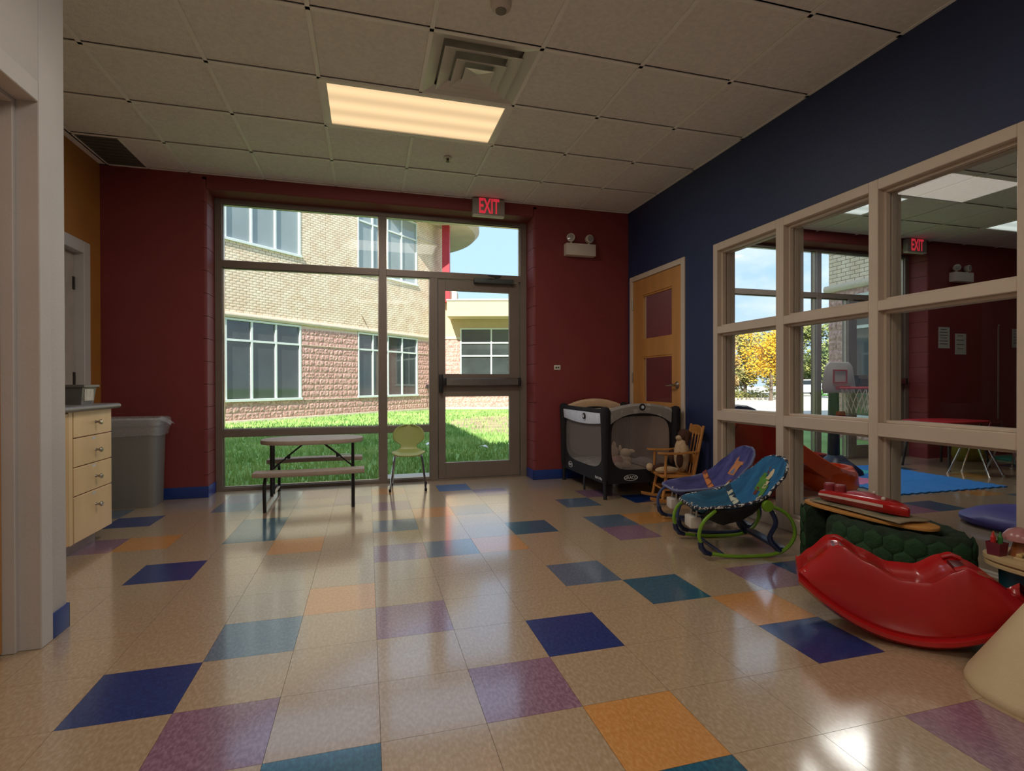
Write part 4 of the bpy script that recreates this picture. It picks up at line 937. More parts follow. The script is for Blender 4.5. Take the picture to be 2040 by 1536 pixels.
for k in range(16):
    u = -0.46+0.90*k/15; zl = 0.655 - 0.025*math.sin(k/15*PI) ; rings.append([(-PX-0.016, u, zl), (-PX-0.024, u, 0.735), (-PX-0.020, u, 0.742), (-PX-0.010, u, zl)])
mb.loft(rings); ap = mb.build('hanging_apron', M_whitefab, pp, smooth=True)
for (pos, axis) in (((0.0, -PY-0.021, 0.795), 'x'), ((-PX-0.025, -0.10, 0.70), 'y')):
    mt = Matrix.Translation(pos) @ (Matrix.Rotation(PI/2, 4, 'X') if axis == 'x' else Matrix.Rotation(-PI/2, 4, 'Y'))
    e_ = MB().lathe([(0.030, 0), (0.030, 0.006), (0.026, 0.009), (0.0, 0.009)], 20, mtx=mt).build('round_badge', M_blackpl, pp, smooth=True)
    MB().lathe([(0.014, 0.009), (0.014, 0.011), (0.0, 0.0115)], 16, mtx=mt).build('badge_centre', M_whitefab, e_, smooth=True)
MB().box(-PX+0.02, -PY+0.02, 0.20, PX-0.02, PY-0.02, 0.235).build('mattress', M_greyfab, pp, bevel=0.01)
MB().box(-PX+0.03, -0.12, 0.715, PX-0.03, PY-0.03, 0.742).build('changing_tray', M_beigefab, pp, bevel=0.01)
MB().lathe([(0.022, 0), (0.026, 0.01), (0.030, 0.08), (0.034, 0.2)], 14, (0.0, 0.0, 0)).build('centre_foot', mat('pale_grey_plastic', (196, 194, 190), 0.5), pp, smooth=True)
M_logo = mat('logo_white', (214, 214, 214), 0.6)
def oval(mb, a, b, w, mtx, n_=36):
    vs_ = []
    for k in range(n_):
        t_ = 2*PI*k/n_; vs_ += [mtx @ Vector((a*math.cos(t_), b*math.sin(t_), 0.001)), mtx @ Vector(((a-w)*math.cos(t_), (b-w)*math.sin(t_), 0.001))]
    mb.add(vs_, [(2*k, 2*((k+1) % n_), 2*((k+1) % n_)+1, 2*k+1) for k in range(n_)])
mt = Matrix.Translation((-0.10, -PY-0.0015, 0.178)) @ Matrix.Rotation(PI/2, 4, 'X')
lg = MB(); oval(lg, 0.068, 0.027, 0.005, mt); lg.build('logo_ring', M_logo, pp)
o = obj('logo_lettering', text_mesh('GRACO', 0.036, 0.0005, M_logo, 0.0005), pp); o.rotation_euler = (PI/2, 0, 0); o.location = (-0.10, -PY-0.002, 0.178)
mt = Matrix.Translation((-PX-0.0015, 0.30, 0.19)) @ Matrix.Rotation(-PI/2, 4, 'Z') @ Matrix.Rotation(PI/2, 4, 'X')
lg = MB(); oval(lg, 0.055, 0.03, 0.005, mt); lg.build('logo_ring', M_logo, pp)
o = obj('logo_lettering', text_mesh('GRACO', 0.030, 0.0005, M_logo, 0.0005), pp); o.rotation_euler = (PI/2, 0, -PI/2); o.location = (-PX-0.002, 0.30, 0.19)
o = obj('name_lettering', text_mesh("Pack 'n Play", 0.030, 0.0005, M_logo, 0.0008), pp); o.rotation_euler = (PI/2, 0, -PI/2); o.location = (-PX-0.002, -0.36, 0.165)
# soft toys lying in the playpen
def plush(name, label, loc, rz, balls, cat='plush toy'):
    t = thing(name, label, cat, loc, rz)
    for nm, c, r_, sc, m in balls: MB().ball(c, r_, 14, 10, sc).build(nm, m, t, smooth=True, merge=True)
    return t
M_cream = mat('cream_plush', (214, 190, 168), 0.95, 0.1, 30, 0.6, 140, sheen=0.3); M_pink = mat('pink_plush', (206, 160, 156), 0.95, 0.1, 30, 0.6, 140)
plush('plush_bear', 'cream plush toy with pink belly lying in the playpen', (2.14, 2.22, 0.236), 0.4,
      [('body', (0, 0, 0.06), 0.075, (1.1, 0.9, 0.8), M_pink), ('head', (-0.02, 0.02, 0.15), 0.06, (1, 1, 0.95), M_cream), ('ear', (-0.06, 0.03, 0.20), 0.024, (1, 0.6, 1.4), M_cream), ('ear', (0.02, 0.03, 0.205), 0.024, (1, 0.6, 1.2), M_cream),
       ('arm', (0.09, -0.02, 0.06), 0.035, (1.5, 1, 0.9), M_cream), ('arm', (-0.10, -0.01, 0.06), 0.035, (1.2, 1, 0.9), M_cream), ('leg', (0.05, -0.09, 0.035), 0.035, (1, 1.3, 1), M_cream), ('leg', (-0.06, -0.09, 0.035), 0.035, (1, 1.3, 1), M_cream)])
plush('plush_rabbit', 'beige plush toy leaning beside the pink one in the playpen', (2.28, 2.33, 0.236), -0.5,
      [('body', (0, 0, 0.05), 0.06, (1.3, 0.9, 0.8), M_beigefab), ('head', (0.02, 0.0, 0.115), 0.048, (1.1, 1, 0.9), M_beigefab), ('ear', (0.07, 0.01, 0.13), 0.022, (1.7, 0.6, 0.9), M_beigefab), ('ear', (-0.03, 0.02, 0.155), 0.02, (0.7, 0.7, 1.6), M_beigefab)])
def cloth(name, label, m, x0, x1, y0, y1, fn, nx=18, ny=14, cat='blanket', th=0.006):
    mb = MB(); v = [(lerp(x0, x1, i/nx), lerp(y0, y1, j/ny), fn(i/nx, j/ny)) for j in range(ny+1) for i in range(nx+1)]
    mb.add(v, [(j*(nx+1)+i, j*(nx+1)+i+1, (j+1)*(nx+1)+i+1, (j+1)*(nx+1)+i) for j in range(ny) for i in range(nx)])
    o = mb.build(name, m, smooth=True, ang=80); md = o.modifiers.new('thickness', 'SOLIDIFY'); md.thickness = th; md.offset = 1
    return tag(o, label, cat)
cloth('blanket', 'crumpled grey blanket on the playpen floor', mat('grey_blanket', (130, 116, 116), 0.9, 0.1, 10), 2.40, 2.60, 2.1, 2.55, lambda u, v: 0.242 + 0.035*math.sin(PI*u)*math.sin(PI*v)*(1+0.6*math.sin(9*u+5*v)))
# ---- child's wooden rocking chair (local +x = front)
M_oak = mat('honey_oak', (188, 128, 66), 0.45, 0.15, 9, stretch=(1, 1, 0.3), detail=6)
rk = thing('rocking_chair', 'small honey coloured wooden rocking chair beside the playpen', 'rocking chair', (2.485, 1.80, 0), 2.93)
for sy in (-0.125, 0.125):
    mb = MB(); rings = []
    for k in range(17):
        x = -0.25+0.50*k/16; z = 0.008 + 0.9*(x*x)*0.55; rings.append([(x, sy-0.011, z), (x, sy+0.011, z), (x, sy+0.011, z+0.026), (x, sy-0.011, z+0.026)])
    mb.loft(rings); mb.build('rocker', M_oak, rk, bevel=0.003, bseg=1)
    MB().tube([(0.15, sy, 0.03), (0.115, sy*0.92, 0.225)], [0.011, 0.014], 10).build('leg', M_oak, rk, smooth=True)
    MB().tube([(-0.15, sy, 0.03), (-0.115, sy*0.92, 0.225)], [0.011, 0.014], 10).build('leg', M_oak, rk, smooth=True)
    MB().tube([(-0.115, sy*0.95, 0.22), (-0.15, sy, 0.42), (-0.20, sy, 0.65)], [0.013, 0.013, 0.011], 10).build('back_post', M_oak, rk, smooth=True)
    MB().tube([(0.13, sy*1.12, 0.235), (0.125, sy*1.12, 0.41)], [0.011, 0.011], 10).build('arm_post', M_oak, rk, smooth=True)
    mb = MB(); mb.loft([[(x, sy*1.12-w, z), (x, sy*1.12+w, z), (x, sy*1.12+w, z+0.016), (x, sy*1.12-w, z+0.016)] for x, z, w in ((-0.155, 0.43, 0.012), (0.0, 0.415, 0.017), (0.12, 0.415, 0.022), (0.19, 0.42, 0.018))]); mb.build('armrest', M_oak, rk, bevel=0.004)
    MB().tube([(-0.12, sy*0.97, 0.12), (0.13, sy*0.97, 0.12)], 0.008, 8).build('stretcher', M_oak, rk, smooth=True)
MB().box(-0.14, -0.14, 0.222, 0.16, 0.14, 0.242).build('seat', M_oak, rk, bevel=0.006)
for z, x in ((0.60, -0.19), (0.36, -0.139)):
    mb = MB(); mb.loft([[(x-0.012*(1-(t_)**2), t_*0.125, z-0.035+0.01*t_*t_), (x+0.012-0.012*(1-t_**2), t_*0.125, z-0.035+0.01*t_*t_), (x+0.012-0.012*(1-t_**2), t_*0.125, z+0.03+0.02*(1-t_*t_)), (x-0.012*(1-t_**2), t_*0.125, z+0.03+0.02*(1-t_*t_))] for t_ in [-1+k/5 for k in range(11)]]); mb.build('back_rail', M_oak, rk, bevel=0.003, bseg=1)
for y in (-0.06, 0.0, 0.06): MB().tube([(-0.125, y*0.9, 0.23), (-0.15, y, 0.37), (-0.19, y, 0.59)], 0.007, 8).build('spindle', M_oak, rk, smooth=True)
MB().tube([(0.135, -0.115, 0.12), (0.135, 0.115, 0.12)], 0.008, 8).build('stretcher', M_oak, rk, smooth=True)
M_brownp = mat('brown_plush', (74, 46, 34), 0.95, 0.2, 30, 0.6, 140); M_creamp = mat('pale_plush', (196, 170, 138), 0.95, 0.1, 30, 0.6, 140)
pc = plush('plush_dog', 'brown and cream plush dog slumped in the wooden rocking chair', (2.46, 1.81, 0.243), 2.93,
      [('body', (-0.09, 0.0, 0.15), 0.10, (0.62, 0.8, 1.5), M_creamp), ('back_patch', (-0.098, -0.06, 0.19), 0.075, (0.6, 0.6, 1.4), M_brownp), ('head', (-0.115, 0.0, 0.315), 0.062, (0.9, 1.05, 0.9), M_brownp), ('muzzle', (-0.065, 0.01, 0.295), 0.03, (1, 1, 0.8), M_creamp),
       ('ear', (-0.11, -0.07, 0.285), 0.03, (0.6, 0.5, 1.5), M_brownp), ('ear', (-0.11, 0.07, 0.285), 0.03, (0.6, 0.5, 1.5), M_brownp), ('leg', (0.06, -0.07, 0.032), 0.034, (3.0, 0.95, 0.9), M_brownp), ('leg', (0.06, 0.06, 0.032), 0.034, (3.0, 0.95, 0.9), M_creamp), ('paw', (0.16, -0.08, 0.036), 0.032, (1, 1, 1.1), M_creamp), ('arm', (-0.04, -0.09, 0.12), 0.028, (1, 0.9, 2.4), M_brownp), ('arm', (-0.04, 0.085, 0.12), 0.028, (1, 0.9, 2.4), M_brownp)])
# ---- baby bouncers (local +x = head end)
def fabric(name, c, c2, stripe=None):
    m = mat(name, c, 0.85, scale=7, rgb2=c2, detail=5, coords='Object', stretch=(0.6, 3, 1), bump=0.35, bscale=26)
    return m
def bouncer(label, loc, rz, fab, head_fab, frame_m, foot_m, trim_m, hub_m, band_m, tip_m, motif):
    t = thing('baby_bouncer', label, 'baby bouncer', loc, rz, group='baby bouncers by the partition')
    hw = 0.20
    xs_ = [-0.30, -0.285, -0.26, -0.22, -0.14, -0.05, 0.04, 0.10, 0.16, 0.21, 0.25, 0.272, 0.285]
    zr = lambda x: interp(x, [-0.30, -0.15, 0.0, 0.10, 0.20, 0.285], [0.275, 0.295, 0.31, 0.36, 0.45, 0.55])
    wd = lambda x: interp(x, [-0.30, -0.285, -0.24, -0.1, 0.08, 0.2, 0.26, 0.285], [0.10, 0.14, 0.18, 0.205, 0.205, 0.18, 0.135, 0.045])
    dp = lambda x: interp(x, [-0.30, -0.25, -0.1, 0.05, 0.18, 0.285], [0.01, 0.05, 0.135, 0.115, 0.055, 0.01])
    def surf(x0, x1, nx, ny=14, lift=0.0, wf=1.0):
        v = []
        for i in range(nx+1):
            x = lerp(x0, x1, i/nx); w = wd(x)*wf
            for j in range(ny+1):
                u = -1+2*j/ny; d_ = dp(x); n_ = 0.35*max(0, (x+0.02))
                v.append((x + d_*(1-u*u)*n_*1.5, w*u, zr(x) - d_*(1-abs(u)**2.4) + lift + 0.004*math.sin(17*u+x*30)))
        return v, [(i*(ny+1)+j, i*(ny+1)+j+1, (i+1)*(ny+1)+j+1, (i+1)*(ny+1)+j) for i in range(nx) for j in range(ny)]
    def sheet(name, m, x0, x1, nx, lift=0.0, wf=1.0, th=0.012):
        mb = MB(); v, f = surf(x0, x1, nx, lift=lift, wf=wf); mb.add(v, f); o = mb.build(name, m, t, smooth=True, ang=80); md = o.modifiers.new('padding', 'SOLIDIFY'); md.thickness = th; md.offset = -1; return o
    sheet('seat_pad', fab, -0.30, 0.055, 12); sheet('head_pad', head_fab, 0.055, 0.285, 12)
    sheet('patterned_band', band_m, 0.03, 0.062, 4, 0.022, 0.98, 0.004)
    for k, (px_, py_, sx_, sy_, mm) in enumerate(motif):
        mb = MB(); v = []
        for i in range(3):
            for j in range(3):
                x = px_ + (i-1)*sx_; y = py_ + (j-1)*sy_; u = y/wd(x); d_ = dp(x); v.append((x + d_*(1-u*u)*0.35*max(0, x+0.02)*1.5, y, zr(x) - d_*(1-abs(u)**2.4) + 0.027))
        mb.add(v, [(i*3+j, i*3+j+1, (i+1)*3+j+1, (i+1)*3+j) for i in range(2) for j in range(2)]); mb.build('applique', mm, t, smooth=True)
    rim = [(x, wd(x), zr(x)) for x in xs_] + [(x, -wd(x), zr(x)) for x in reversed(xs_)]
    rb = MB(); rb.tube(rim, 0.0085, 8, closed=True); rb.build('piping', trim_m, t, smooth=True)
    # dark underside shell
    mb = MB(); v, f = surf(-0.24, 0.27, 14, lift=-0.018, wf=0.97); mb.add(v, f); o = mb.build('under_shell', M_black, t, smooth=True, ang=80); md = o.modifiers.new('thickness', 'SOLIDIFY'); md.thickness = 0.008; md.offset = -1
    for s in (-1, 1):
        y = s*hw
        MB().tube(bez([(-0.20, y*0.9, 0.27), (-0.275, y, 0.215), (-0.305, y, 0.14), (-0.29, y, 0.075)], 6), 0.0105, 8).build('front_arm', frame_m, t, smooth=True)
        cp = MB(); cp.tube([(-0.297, y, 0.095), (-0.292, y, 0.065), (-0.27, y, 0.038), (-0.235, y, 0.026)], [0.0155, 0.017, 0.016, 0.013], 10); cp.build('corner_cap', foot_m, t, smooth=True)
        MB().tube(bez([(-0.25, y, 0.030), (-0.12, y, 0.013), (0.0, y, 0.0112), (0.12, y, 0.018), (0.205, y, 0.05), (0.255, y, 0.12), (0.245, y, 0.20), (0.19, y, 0.265), (0.10, y, 0.30)], 6), 0.0105, 8).build('runner', frame_m, t, smooth=True)
        MB().lathe([(0.0, -0.012), (0.032, -0.01), (0.034, 0.0), (0.030, 0.012), (0.0, 0.014)], 18, mtx=Matrix.Translation((0.09, y*1.06, 0.30)) @ Matrix.Rotation(-s*PI/2, 4, 'X'), cap=False).build('hub', hub_m, t, smooth=True)
        ks = MB(); ks.tube(bez([(0.11, y, 0.285), (0.145, y, 0.20), (0.115, y*0.95, 0.11), (0.17, y*0.98, 0.035)], 5), [0.014]*5+[0.013]*5+[0.017]*6, 8); ks.build('kickstand', foot_m, t, smooth=True)
    MB().tube([(-0.16, -hw, 0.022), (-0.16, hw, 0.022)], 0.008, 8).build('cross_bar', foot_m, t, smooth=True)
    mb = MB(); mb.loft([[(x-0.03, y_, z-0.006), (x+0.03, y_, z-0.006), (x+0.03, y_, z+0.012), (x-0.03, y_, z+0.012)] for x, y_, z in ((0.185, -hw, 0.045), (0.165, -hw*0.5, 0.06), (0.155, 0, 0.066), (0.165, hw*0.5, 0.06), (0.185, hw, 0.045))]); mb.build('rear_bar', foot_m, t, bevel=0.004)
    MB().box(-0.295, -0.05, 0.13, -0.225, 0.05, 0.20).build('vibration_unit', M_offwhite, t, bevel=0.012)
    for y_ in (-0.04, 0.04): MB().tube([(-0.255, y_, 0.195), (-0.25, y_, 0.27)], 0.006, 6).build('unit_bracket', M_offwhite, t, smooth=True)
    return t
F_teal = fabric('teal_quilted_fabric', (22, 70, 98), (36, 96, 128)); F_blue = fabric('blue_quilted_fabric', (24, 84, 128), (40, 112, 160)); F_purp = fabric('purple_quilted_fabric', (52, 52, 104), (78, 76, 134)); F_viol = fabric('violet_quilted_fabric', (50, 54, 112), (84, 84, 146))
M_lime = mat('lime_green_tube', (116, 160, 46), 0.3, 0.03, 5); M_navyp = mat('navy_plastic', (26, 38, 72), 0.35); M_bluet = mat('slate_blue_tube', (60, 78, 124), 0.35); M_lblue = mat('light_blue_plastic', (112, 140, 196), 0.35)
M_check = mat('checked_piping', (30, 34, 50), 0.8, scale=60, rgb2=(206, 204, 200), thr=(0.52, 0.54), coords='Object'); M_greyp = mat('grey_piping', (110, 116, 150), 0.8)
M_band1 = mat('striped_band', (30, 60, 80), 0.8, scale=50, rgb2=(196, 200, 180), thr=(0.48, 0.52), coords='Object', stretch=(0.2, 1, 0.2)); M_band2 = mat('orange_striped_band', (120, 62, 60), 0.8, scale=46, rgb2=(206, 130, 70), thr=(0.48, 0.52), coords='Object', stretch=(0.2, 1, 0.2))
M_leafg = mat('green_applique', (84, 136, 50), 0.8, 0.15, 20); M_creamapp = mat('cream_applique', (206, 190, 150), 0.8, 0.15, 20); M_brownapp = mat('brown_applique', (110, 52, 36), 0.8, 0.15, 20); M_orapp = mat('orange_applique', (196, 130, 84), 0.8, 0.15, 20); M_greyapp = mat('grey_applique', (110, 120, 150), 0.8, 0.1, 20)
bouncer('teal baby bouncer with lime green tube frame and green applique', (2.13, 0.60, 0), -0.22, F_teal, F_blue, M_lime, M_navyp, M_check, M_lime, M_band1, M_lime,
        [(0.17, 0.0, 0.032, 0.040, M_leafg), (0.14, -0.06, 0.022, 0.026, M_leafg), (0.195, 0.035, 0.018, 0.018, M_leafg), (0.21, -0.02, 0.022, 0.020, M_creamapp), (0.165, -0.045, 0.015, 0.018, M_creamapp), (0.135, 0.01, 0.014, 0.016, M_brownapp), (0.225, 0.015, 0.010, 0.014, M_brownapp)])
bouncer('purple baby bouncer with slate blue frame and orange striped band', (2.29, 1.06, 0), -0.22, F_purp, F_viol, M_bluet, M_navyp, M_greyp, M_lblue, M_band2, M_lblue,
        [(0.18, 0.0, 0.036, 0.045, M_orapp), (0.18, 0.0, 0.03, 0.022, M_greyapp), (0.215, -0.045, 0.014, 0.012, M_orapp), (0.215, 0.045, 0.014, 0.012, M_orapp)])
# ================================================================== toys along the partition
M_redpl = mat('red_moulded_plastic', (178, 24, 26), 0.22, 0.05, 4, spec=0.5, coat=0.3)
sw = thing('red_rocker', 'large glossy red plastic rocker toy lying on the floor', 'rocker toy', (2.035, -0.525, 0), -0.72)
L = 0.38; rings = []; lip = []
zb_ = lambda x: 0.006 + 0.17*abs(x/L)**2.0
zt_ = lambda x: interp(x, [-0.38, -0.33, -0.26, -0.225, -0.14, -0.04, 0.05, 0.13, 0.165, 0.21, 0.38], [0.225, 0.275, 0.342, 0.347, 0.298, 0.250, 0.252, 0.305, 0.322, 0.300, 0.185])
wt_ = lambda x: interp(x, [-0.38, -0.25, -0.05, 0.06, 0.24, 0.38], [0.085, 0.095, 0.125, 0.125, 0.10, 0.085])
for k in range(73):
    x = -L+2*L*k/72; zb, zt, wt = zb_(x), zt_(x), wt_(x); w = 0.14 - 0.03*abs(x/L)**3; z1 = zb+0.055
    bulge = 0.5*(w+wt)+0.004
    rings.append([(x, -w+0.015, zb), (x, w-0.015, zb), (x, w+0.010, zb+0.018), (x, w+0.010, zb+0.034), (x, w-0.010, zb+0.040), (x, w-0.004, z1), (x, bulge, 0.5*(z1+zt)), (x, wt+0.006, zt-0.012), (x, wt, zt), (x, wt*0.7, zt-0.020*(1-abs(x/L)**3)),
                  (x, -wt*0.7, zt-0.020*(1-abs(x/L)**3)), (x, -wt, zt), (x, -wt-0.006, zt-0.012), (x, -bulge, 0.5*(z1+zt)), (x, -w+0.004, z1), (x, -w+0.010, zb+0.040), (x, -w-0.010, zb+0.034), (x, -w-0.010, zb+0.018)])
mb = MB(); mb.loft(rings); mb.build('hull', M_redpl, sw, smooth=True, ang=38)
for x in (-0.235, 0.165):
    MB().box(x-0.022, -0.055, zt_(x)-0.04, x+0.022, 0.055, zt_(x)-0.016).build('handle_slot', mat('slot_dark_red', (90, 10, 12), 0.4), sw, bevel=0.008)
for sy in (-1, 1):
    for x in (-0.235, 0.165): MB().tube([(x-0.03, sy*0.085, zt_(x)-0.018), (x, sy*0.085, zt_(x)-0.006), (x+0.03, sy*0.085, zt_(x)-0.018)], 0.010, 8).build('grip', M_redpl, sw, smooth=True)
# cream cone
tag(MB().lathe([(0.0, 0.0), (0.215, 0.0), (0.220, 0.012), (0.214, 0.03), (0.158, 0.13), (0.10, 0.235), (0.058, 0.31), (0.04, 0.34), (0.0, 0.347)], 48, cap=False).build('plastic_cone', mat('cream_plastic', (206, 186, 150), 0.5, 0.05, 6, 0.15, 200), smooth=True, ang=50),
    'wide cream plastic cone standing beside the red rocker toy', 'cone').location = (2.06, -0.985, 0)
# green scaled play ring
M_dgreen = mat('dark_green_plush', (26, 46, 28), 0.95, 0.25, 30, 0.6, 90); M_scale = mat('green_scale_fabric', (30, 66, 36), 0.85, 0.18, 14, 0.4, 90)
rg = thing('play_ring', 'dark green plush ring seat covered in fabric scales', 'play ring', (2.455, -0.06, 0))
def ringpt(th, f=1.0): return Vector((0.225*f*math.cos(th), 0.42*f*math.sin(th), 0))
def ring_arc(t0, t1, n_=40):
    rings = []
    for k in range(n_+1):
        th = lerp(t0, t1, k/n_); c = ringpt(th); nrm = Vector((math.cos(th)/0.225, math.sin(th)/0.42, 0)).normalized(); r_ = []
        for (u, z) in ((-0.10, 0.0), (0.0, 0.0), (0.0, 0.27), (-0.008, 0.305), (-0.03, 0.325), (-0.07, 0.325), (-0.092, 0.305), (-0.10, 0.27)): p = c + nrm*u; r_.append((p.x, p.y, z + (0.003*math.sin(th*40) if z > 0.3 else 0)))
        rings.append(r_)
    mb = MB(); mb.loft(rings); mb.build('ring_wall', M_dgreen, rg, smooth=True, ang=50)
A0, A1 = math.radians(166), math.radians(138+360)
ring_arc(A0, A1, 56)
sc = MB(); rr = []
prof = [(0.047, 0.0), (0.041, 0.007), (0.024, 0.010), (0.0, 0.011)]
scm = MB(); 
for rad, h in prof[:-1]:
    for k in range(6): a = 2*PI*k/6+PI/6; scm.v.append((rad*math.cos(a), -h, rad*1.05*math.sin(a)))
scm.v.append((0, -0.011, 0))
for i in range(2):
    for k in range(6): k2 = (k+1) % 6; scm.f.append((i*6+k, i*6+k2, (i+1)*6+k2, (i+1)*6+k))
for k in range(6): scm.f.append((12+k, 12+(k+1) % 6, 18))
scm.f.append(tuple(range(5, -1, -1)))
sm_ = scm.mesh('scale', M_scale, smooth=True, ang=60)
# walk the outer ellipse at equal steps
N_ = 400; pts_ = [ringpt(lerp(A0, A1, k/N_)) for k in range(N_+1)]; acc = 0; nxt = 0.04; row_pts = []
for k in range(1, N_+1):
    acc += (pts_[k]-pts_[k-1]).length
    if acc >= nxt: row_pts.append(lerp(A0, A1, k/N_)); nxt += 0.042
for q, th in enumerate(row_pts):
    for z in ((0.06, 0.205) if q % 2 == 0 else (0.132, 0.268)):
        if z > 0.25 and q % 2 == 0: continue
        c = ringpt(th); nrm = Vector((math.cos(th)/0.225, math.sin(th)/0.42, 0)).normalized()
        o = obj('scale', sm_, rg); o.location = (c.x-nrm.x*0.002, c.y-nrm.y*0.002, z); o.rotation_euler = (0, 0, math.atan2(nrm.y, nrm.x)+PI/2)
# end faces carry scales too (left arm end)
bd = thing('wooden_board', 'long oval wooden board lying across the green play ring', 'board', (2.425, -0.02, 0.328), 0.10)
MB().prism(sup(0.105, 0.33, 2.6), 0, 0.016).build('board', mat('orange_pine', (200, 140, 72), 0.5, 0.1, 8, stretch=(1, 0.2, 1)), bd, bevel=0.004)
cloth('green_cloth', 'rumpled beige and green cloth under the red toy boat', mat('muslin_cloth', (150, 138, 112), 0.9, scale=5, rgb2=(84, 96, 74), thr=(0.5, 0.6)), 2.335, 2.52, -0.27, 0.24, lambda u, v: 0.351 + 0.003*math.sin(PI*u)*(1+math.sin(11*v+6*u)) + 0.002*math.sin(23*u+3*v)**2, cat='cloth')
tb = thing('toy_boat', 'red plastic toy boat with pale side stripe on the board', 'toy boat', (2.425, 0.0, 0.366), PI+0.12)
# local y along length: bow at +y
st = [(-0.20, 0.055, 0.05), (-0.16, 0.062, 0.055), (-0.05, 0.066, 0.06), (0.06, 0.066, 0.062), (0.14, 0.055, 0.058), (0.20, 0.03, 0.048), (0.225, 0.008, 0.036)]
mb = MB(); mb.loft([[(-w*0.6, y, 0.0), (w*0.6, y, 0.0), (w, y, h*0.45), (w, y, h*0.8), (w*0.75, y, h), (-w*0.75, y, h), (-w, y, h*0.8), (-w, y, h*0.45)] for y, w, h in st]); mb.build('hull', M_redpl, tb, smooth=True, ang=40)
for s in (-1, 1):
    mb = MB(); mb.loft([[(s*(w+0.001), y, h*0.52), (s*(w+0.003), y, h*0.52), (s*(w+0.003), y, h*0.74), (s*(w+0.001), y, h*0.74)] for y, w, h in st[:5]]); mb.build('side_stripe', mat('stripe_cream', (214, 190, 180), 0.4), tb)
mb = MB(); mb.loft([[(-0.03, y, 0.058), (0.03, y, 0.058), (0.025, y, 0.058+h), (-0.025, y, 0.058+h)] for y, h in ((-0.06, 0.012), (0.02, 0.02), (0.09, 0.004))]); mb.build('cabin', mat('pink_plastic', (176, 70, 84), 0.3), tb, bevel=0.004)
for y in (-0.175, -0.115): MB().lathe([(0.028, 0), (0.030, 0.03), (0.024, 0.038), (0.0, 0.04)], 14, (0, y, 0.054)).build('seat_knob', mat('dull_red_knob', (140, 50, 56), 0.4), tb, smooth=True)
MB().ball((0.02, 0.12, 0.066), 0.010, 10, 6).build('button', M_offwhite, tb, smooth=True, merge=True); MB().ball((-0.02, 0.05, 0.08), 0.009, 10, 6).build('button', M_offwhite, tb, smooth=True, merge=True)
# low activity table
at_ = thing('activity_table', 'cream topped teal activity table below the partition window', 'toy table', (2.55, -0.705, 0))
M_creamt = mat('cream_table_plastic', (198, 172, 128), 0.45, 0.04, 6); M_tealp = mat('teal_plastic', (20, 62, 74), 0.4, 0.06, 6)
mb = MB(); mb.loft([[(x, y, z) for x, y in sup(a, b, 3, 32)] for a, b, z in ((0.10, 0.16, 0.0), (0.105, 0.165, 0.02), (0.095, 0.15, 0.14), (0.10, 0.155, 0.255))]); mb.build('base', M_tealp, at_, smooth=True, ang=50)
mb = MB(); mb.loft([[(x, y, z) for x, y in sup(a, b, 2.8, 40)] for a, b, z in ((0.130, 0.175, 0.250), (0.148, 0.192, 0.258), (0.148, 0.192, 0.270), (0.140, 0.184, 0.275), (0.152, 0.196, 0.282), (0.152, 0.196, 0.296), (0.135, 0.18, 0.300))]); mb.build('table_top', M_creamt, at_, smooth=True, ang=40)
for y in (-0.1, 0.0, 0.1): MB().tube(bez([(-0.098, y-0.03, 0.09), (-0.100, y, 0.13), (-0.098, y+0.03, 0.09)], 5), 0.006, 6).build('moulded_rib', M_tealp, at_, smooth=True)
ms_ = thing('toy_mushroom', 'toy mushroom with pink cap and orange stem on the activity table', 'toy', (2.525, -0.62, 0.300))
MB().lathe([(0.040, 0.0), (0.030, 0.02), (0.022, 0.05), (0.026, 0.07)], 18).build('stem', mat('orange_brown_plastic', (150, 84, 40), 0.4), ms_, smooth=True)
MB().lathe([(0.03, 0.066), (0.055, 0.064), (0.053, 0.082), (0.038, 0.102), (0.018, 0.112), (0.0, 0.114)], 20, cap=False).build('cap', mat('pink_cap', (176, 120, 118), 0.25), ms_, smooth=True)
cp = thing('crayon_cup', 'small maroon cup of toy crayons on the activity table', 'cup', (2.45, -0.585, 0.300))
mb = MB(); tapered(mb, -0.026, -0.026, 0.026, 0.026, 0, 0.052, 0.004, 0.003); mb.build('cup', mat('maroon_plastic', (112, 36, 52), 0.4), cp)
for k, (x, y, c) in enumerate(((-0.01, 0.008, (196, 40, 40)), (0.012, -0.004, (56, 120, 56)), (0.002, 0.014, (196, 150, 60)))):
    tc_ = thing('toy_crayon', ['red toy crayon standing in the maroon cup', 'green toy crayon standing in the maroon cup', 'yellow toy crayon standing in the maroon cup'][k], 'toy crayon', (2.45+x, -0.585+y, 0.3035))
    MB().lathe([(0.0085, 0), (0.0085, 0.068)], 10).build('barrel', mat('crayon_%d' % k, c, 0.5), tc_, smooth=True); MB().lathe([(0.0085, 0.068), (0.005, 0.074), (0.002, 0.09)], 10).build('tip', mat('crayon_%d' % k, c, 0.5), tc_, smooth=True)
xy = thing('toy_xylophone', 'row of coloured toy keys along the activity table edge', 'toy', (2.475, -0.745, 0.300), 0.05)
MB().box(-0.03, -0.11, 0, 0.03, 0.10, 0.012).build('tray', M_creamt, xy, bevel=0.003)
for k, c in enumerate(((196, 150, 60), (110, 130, 70), (150, 60, 50), (80, 100, 130), (196, 150, 60), (120, 60, 50), (110, 130, 70), (200, 170, 110))): MB().box(-0.026, -0.104+k*0.0255, 0.012, 0.026, -0.104+k*0.0255+0.02, 0.026).build('key', mat('key_%d_%d_%d' % c, c, 0.4), xy, bevel=0.003, bseg=1)
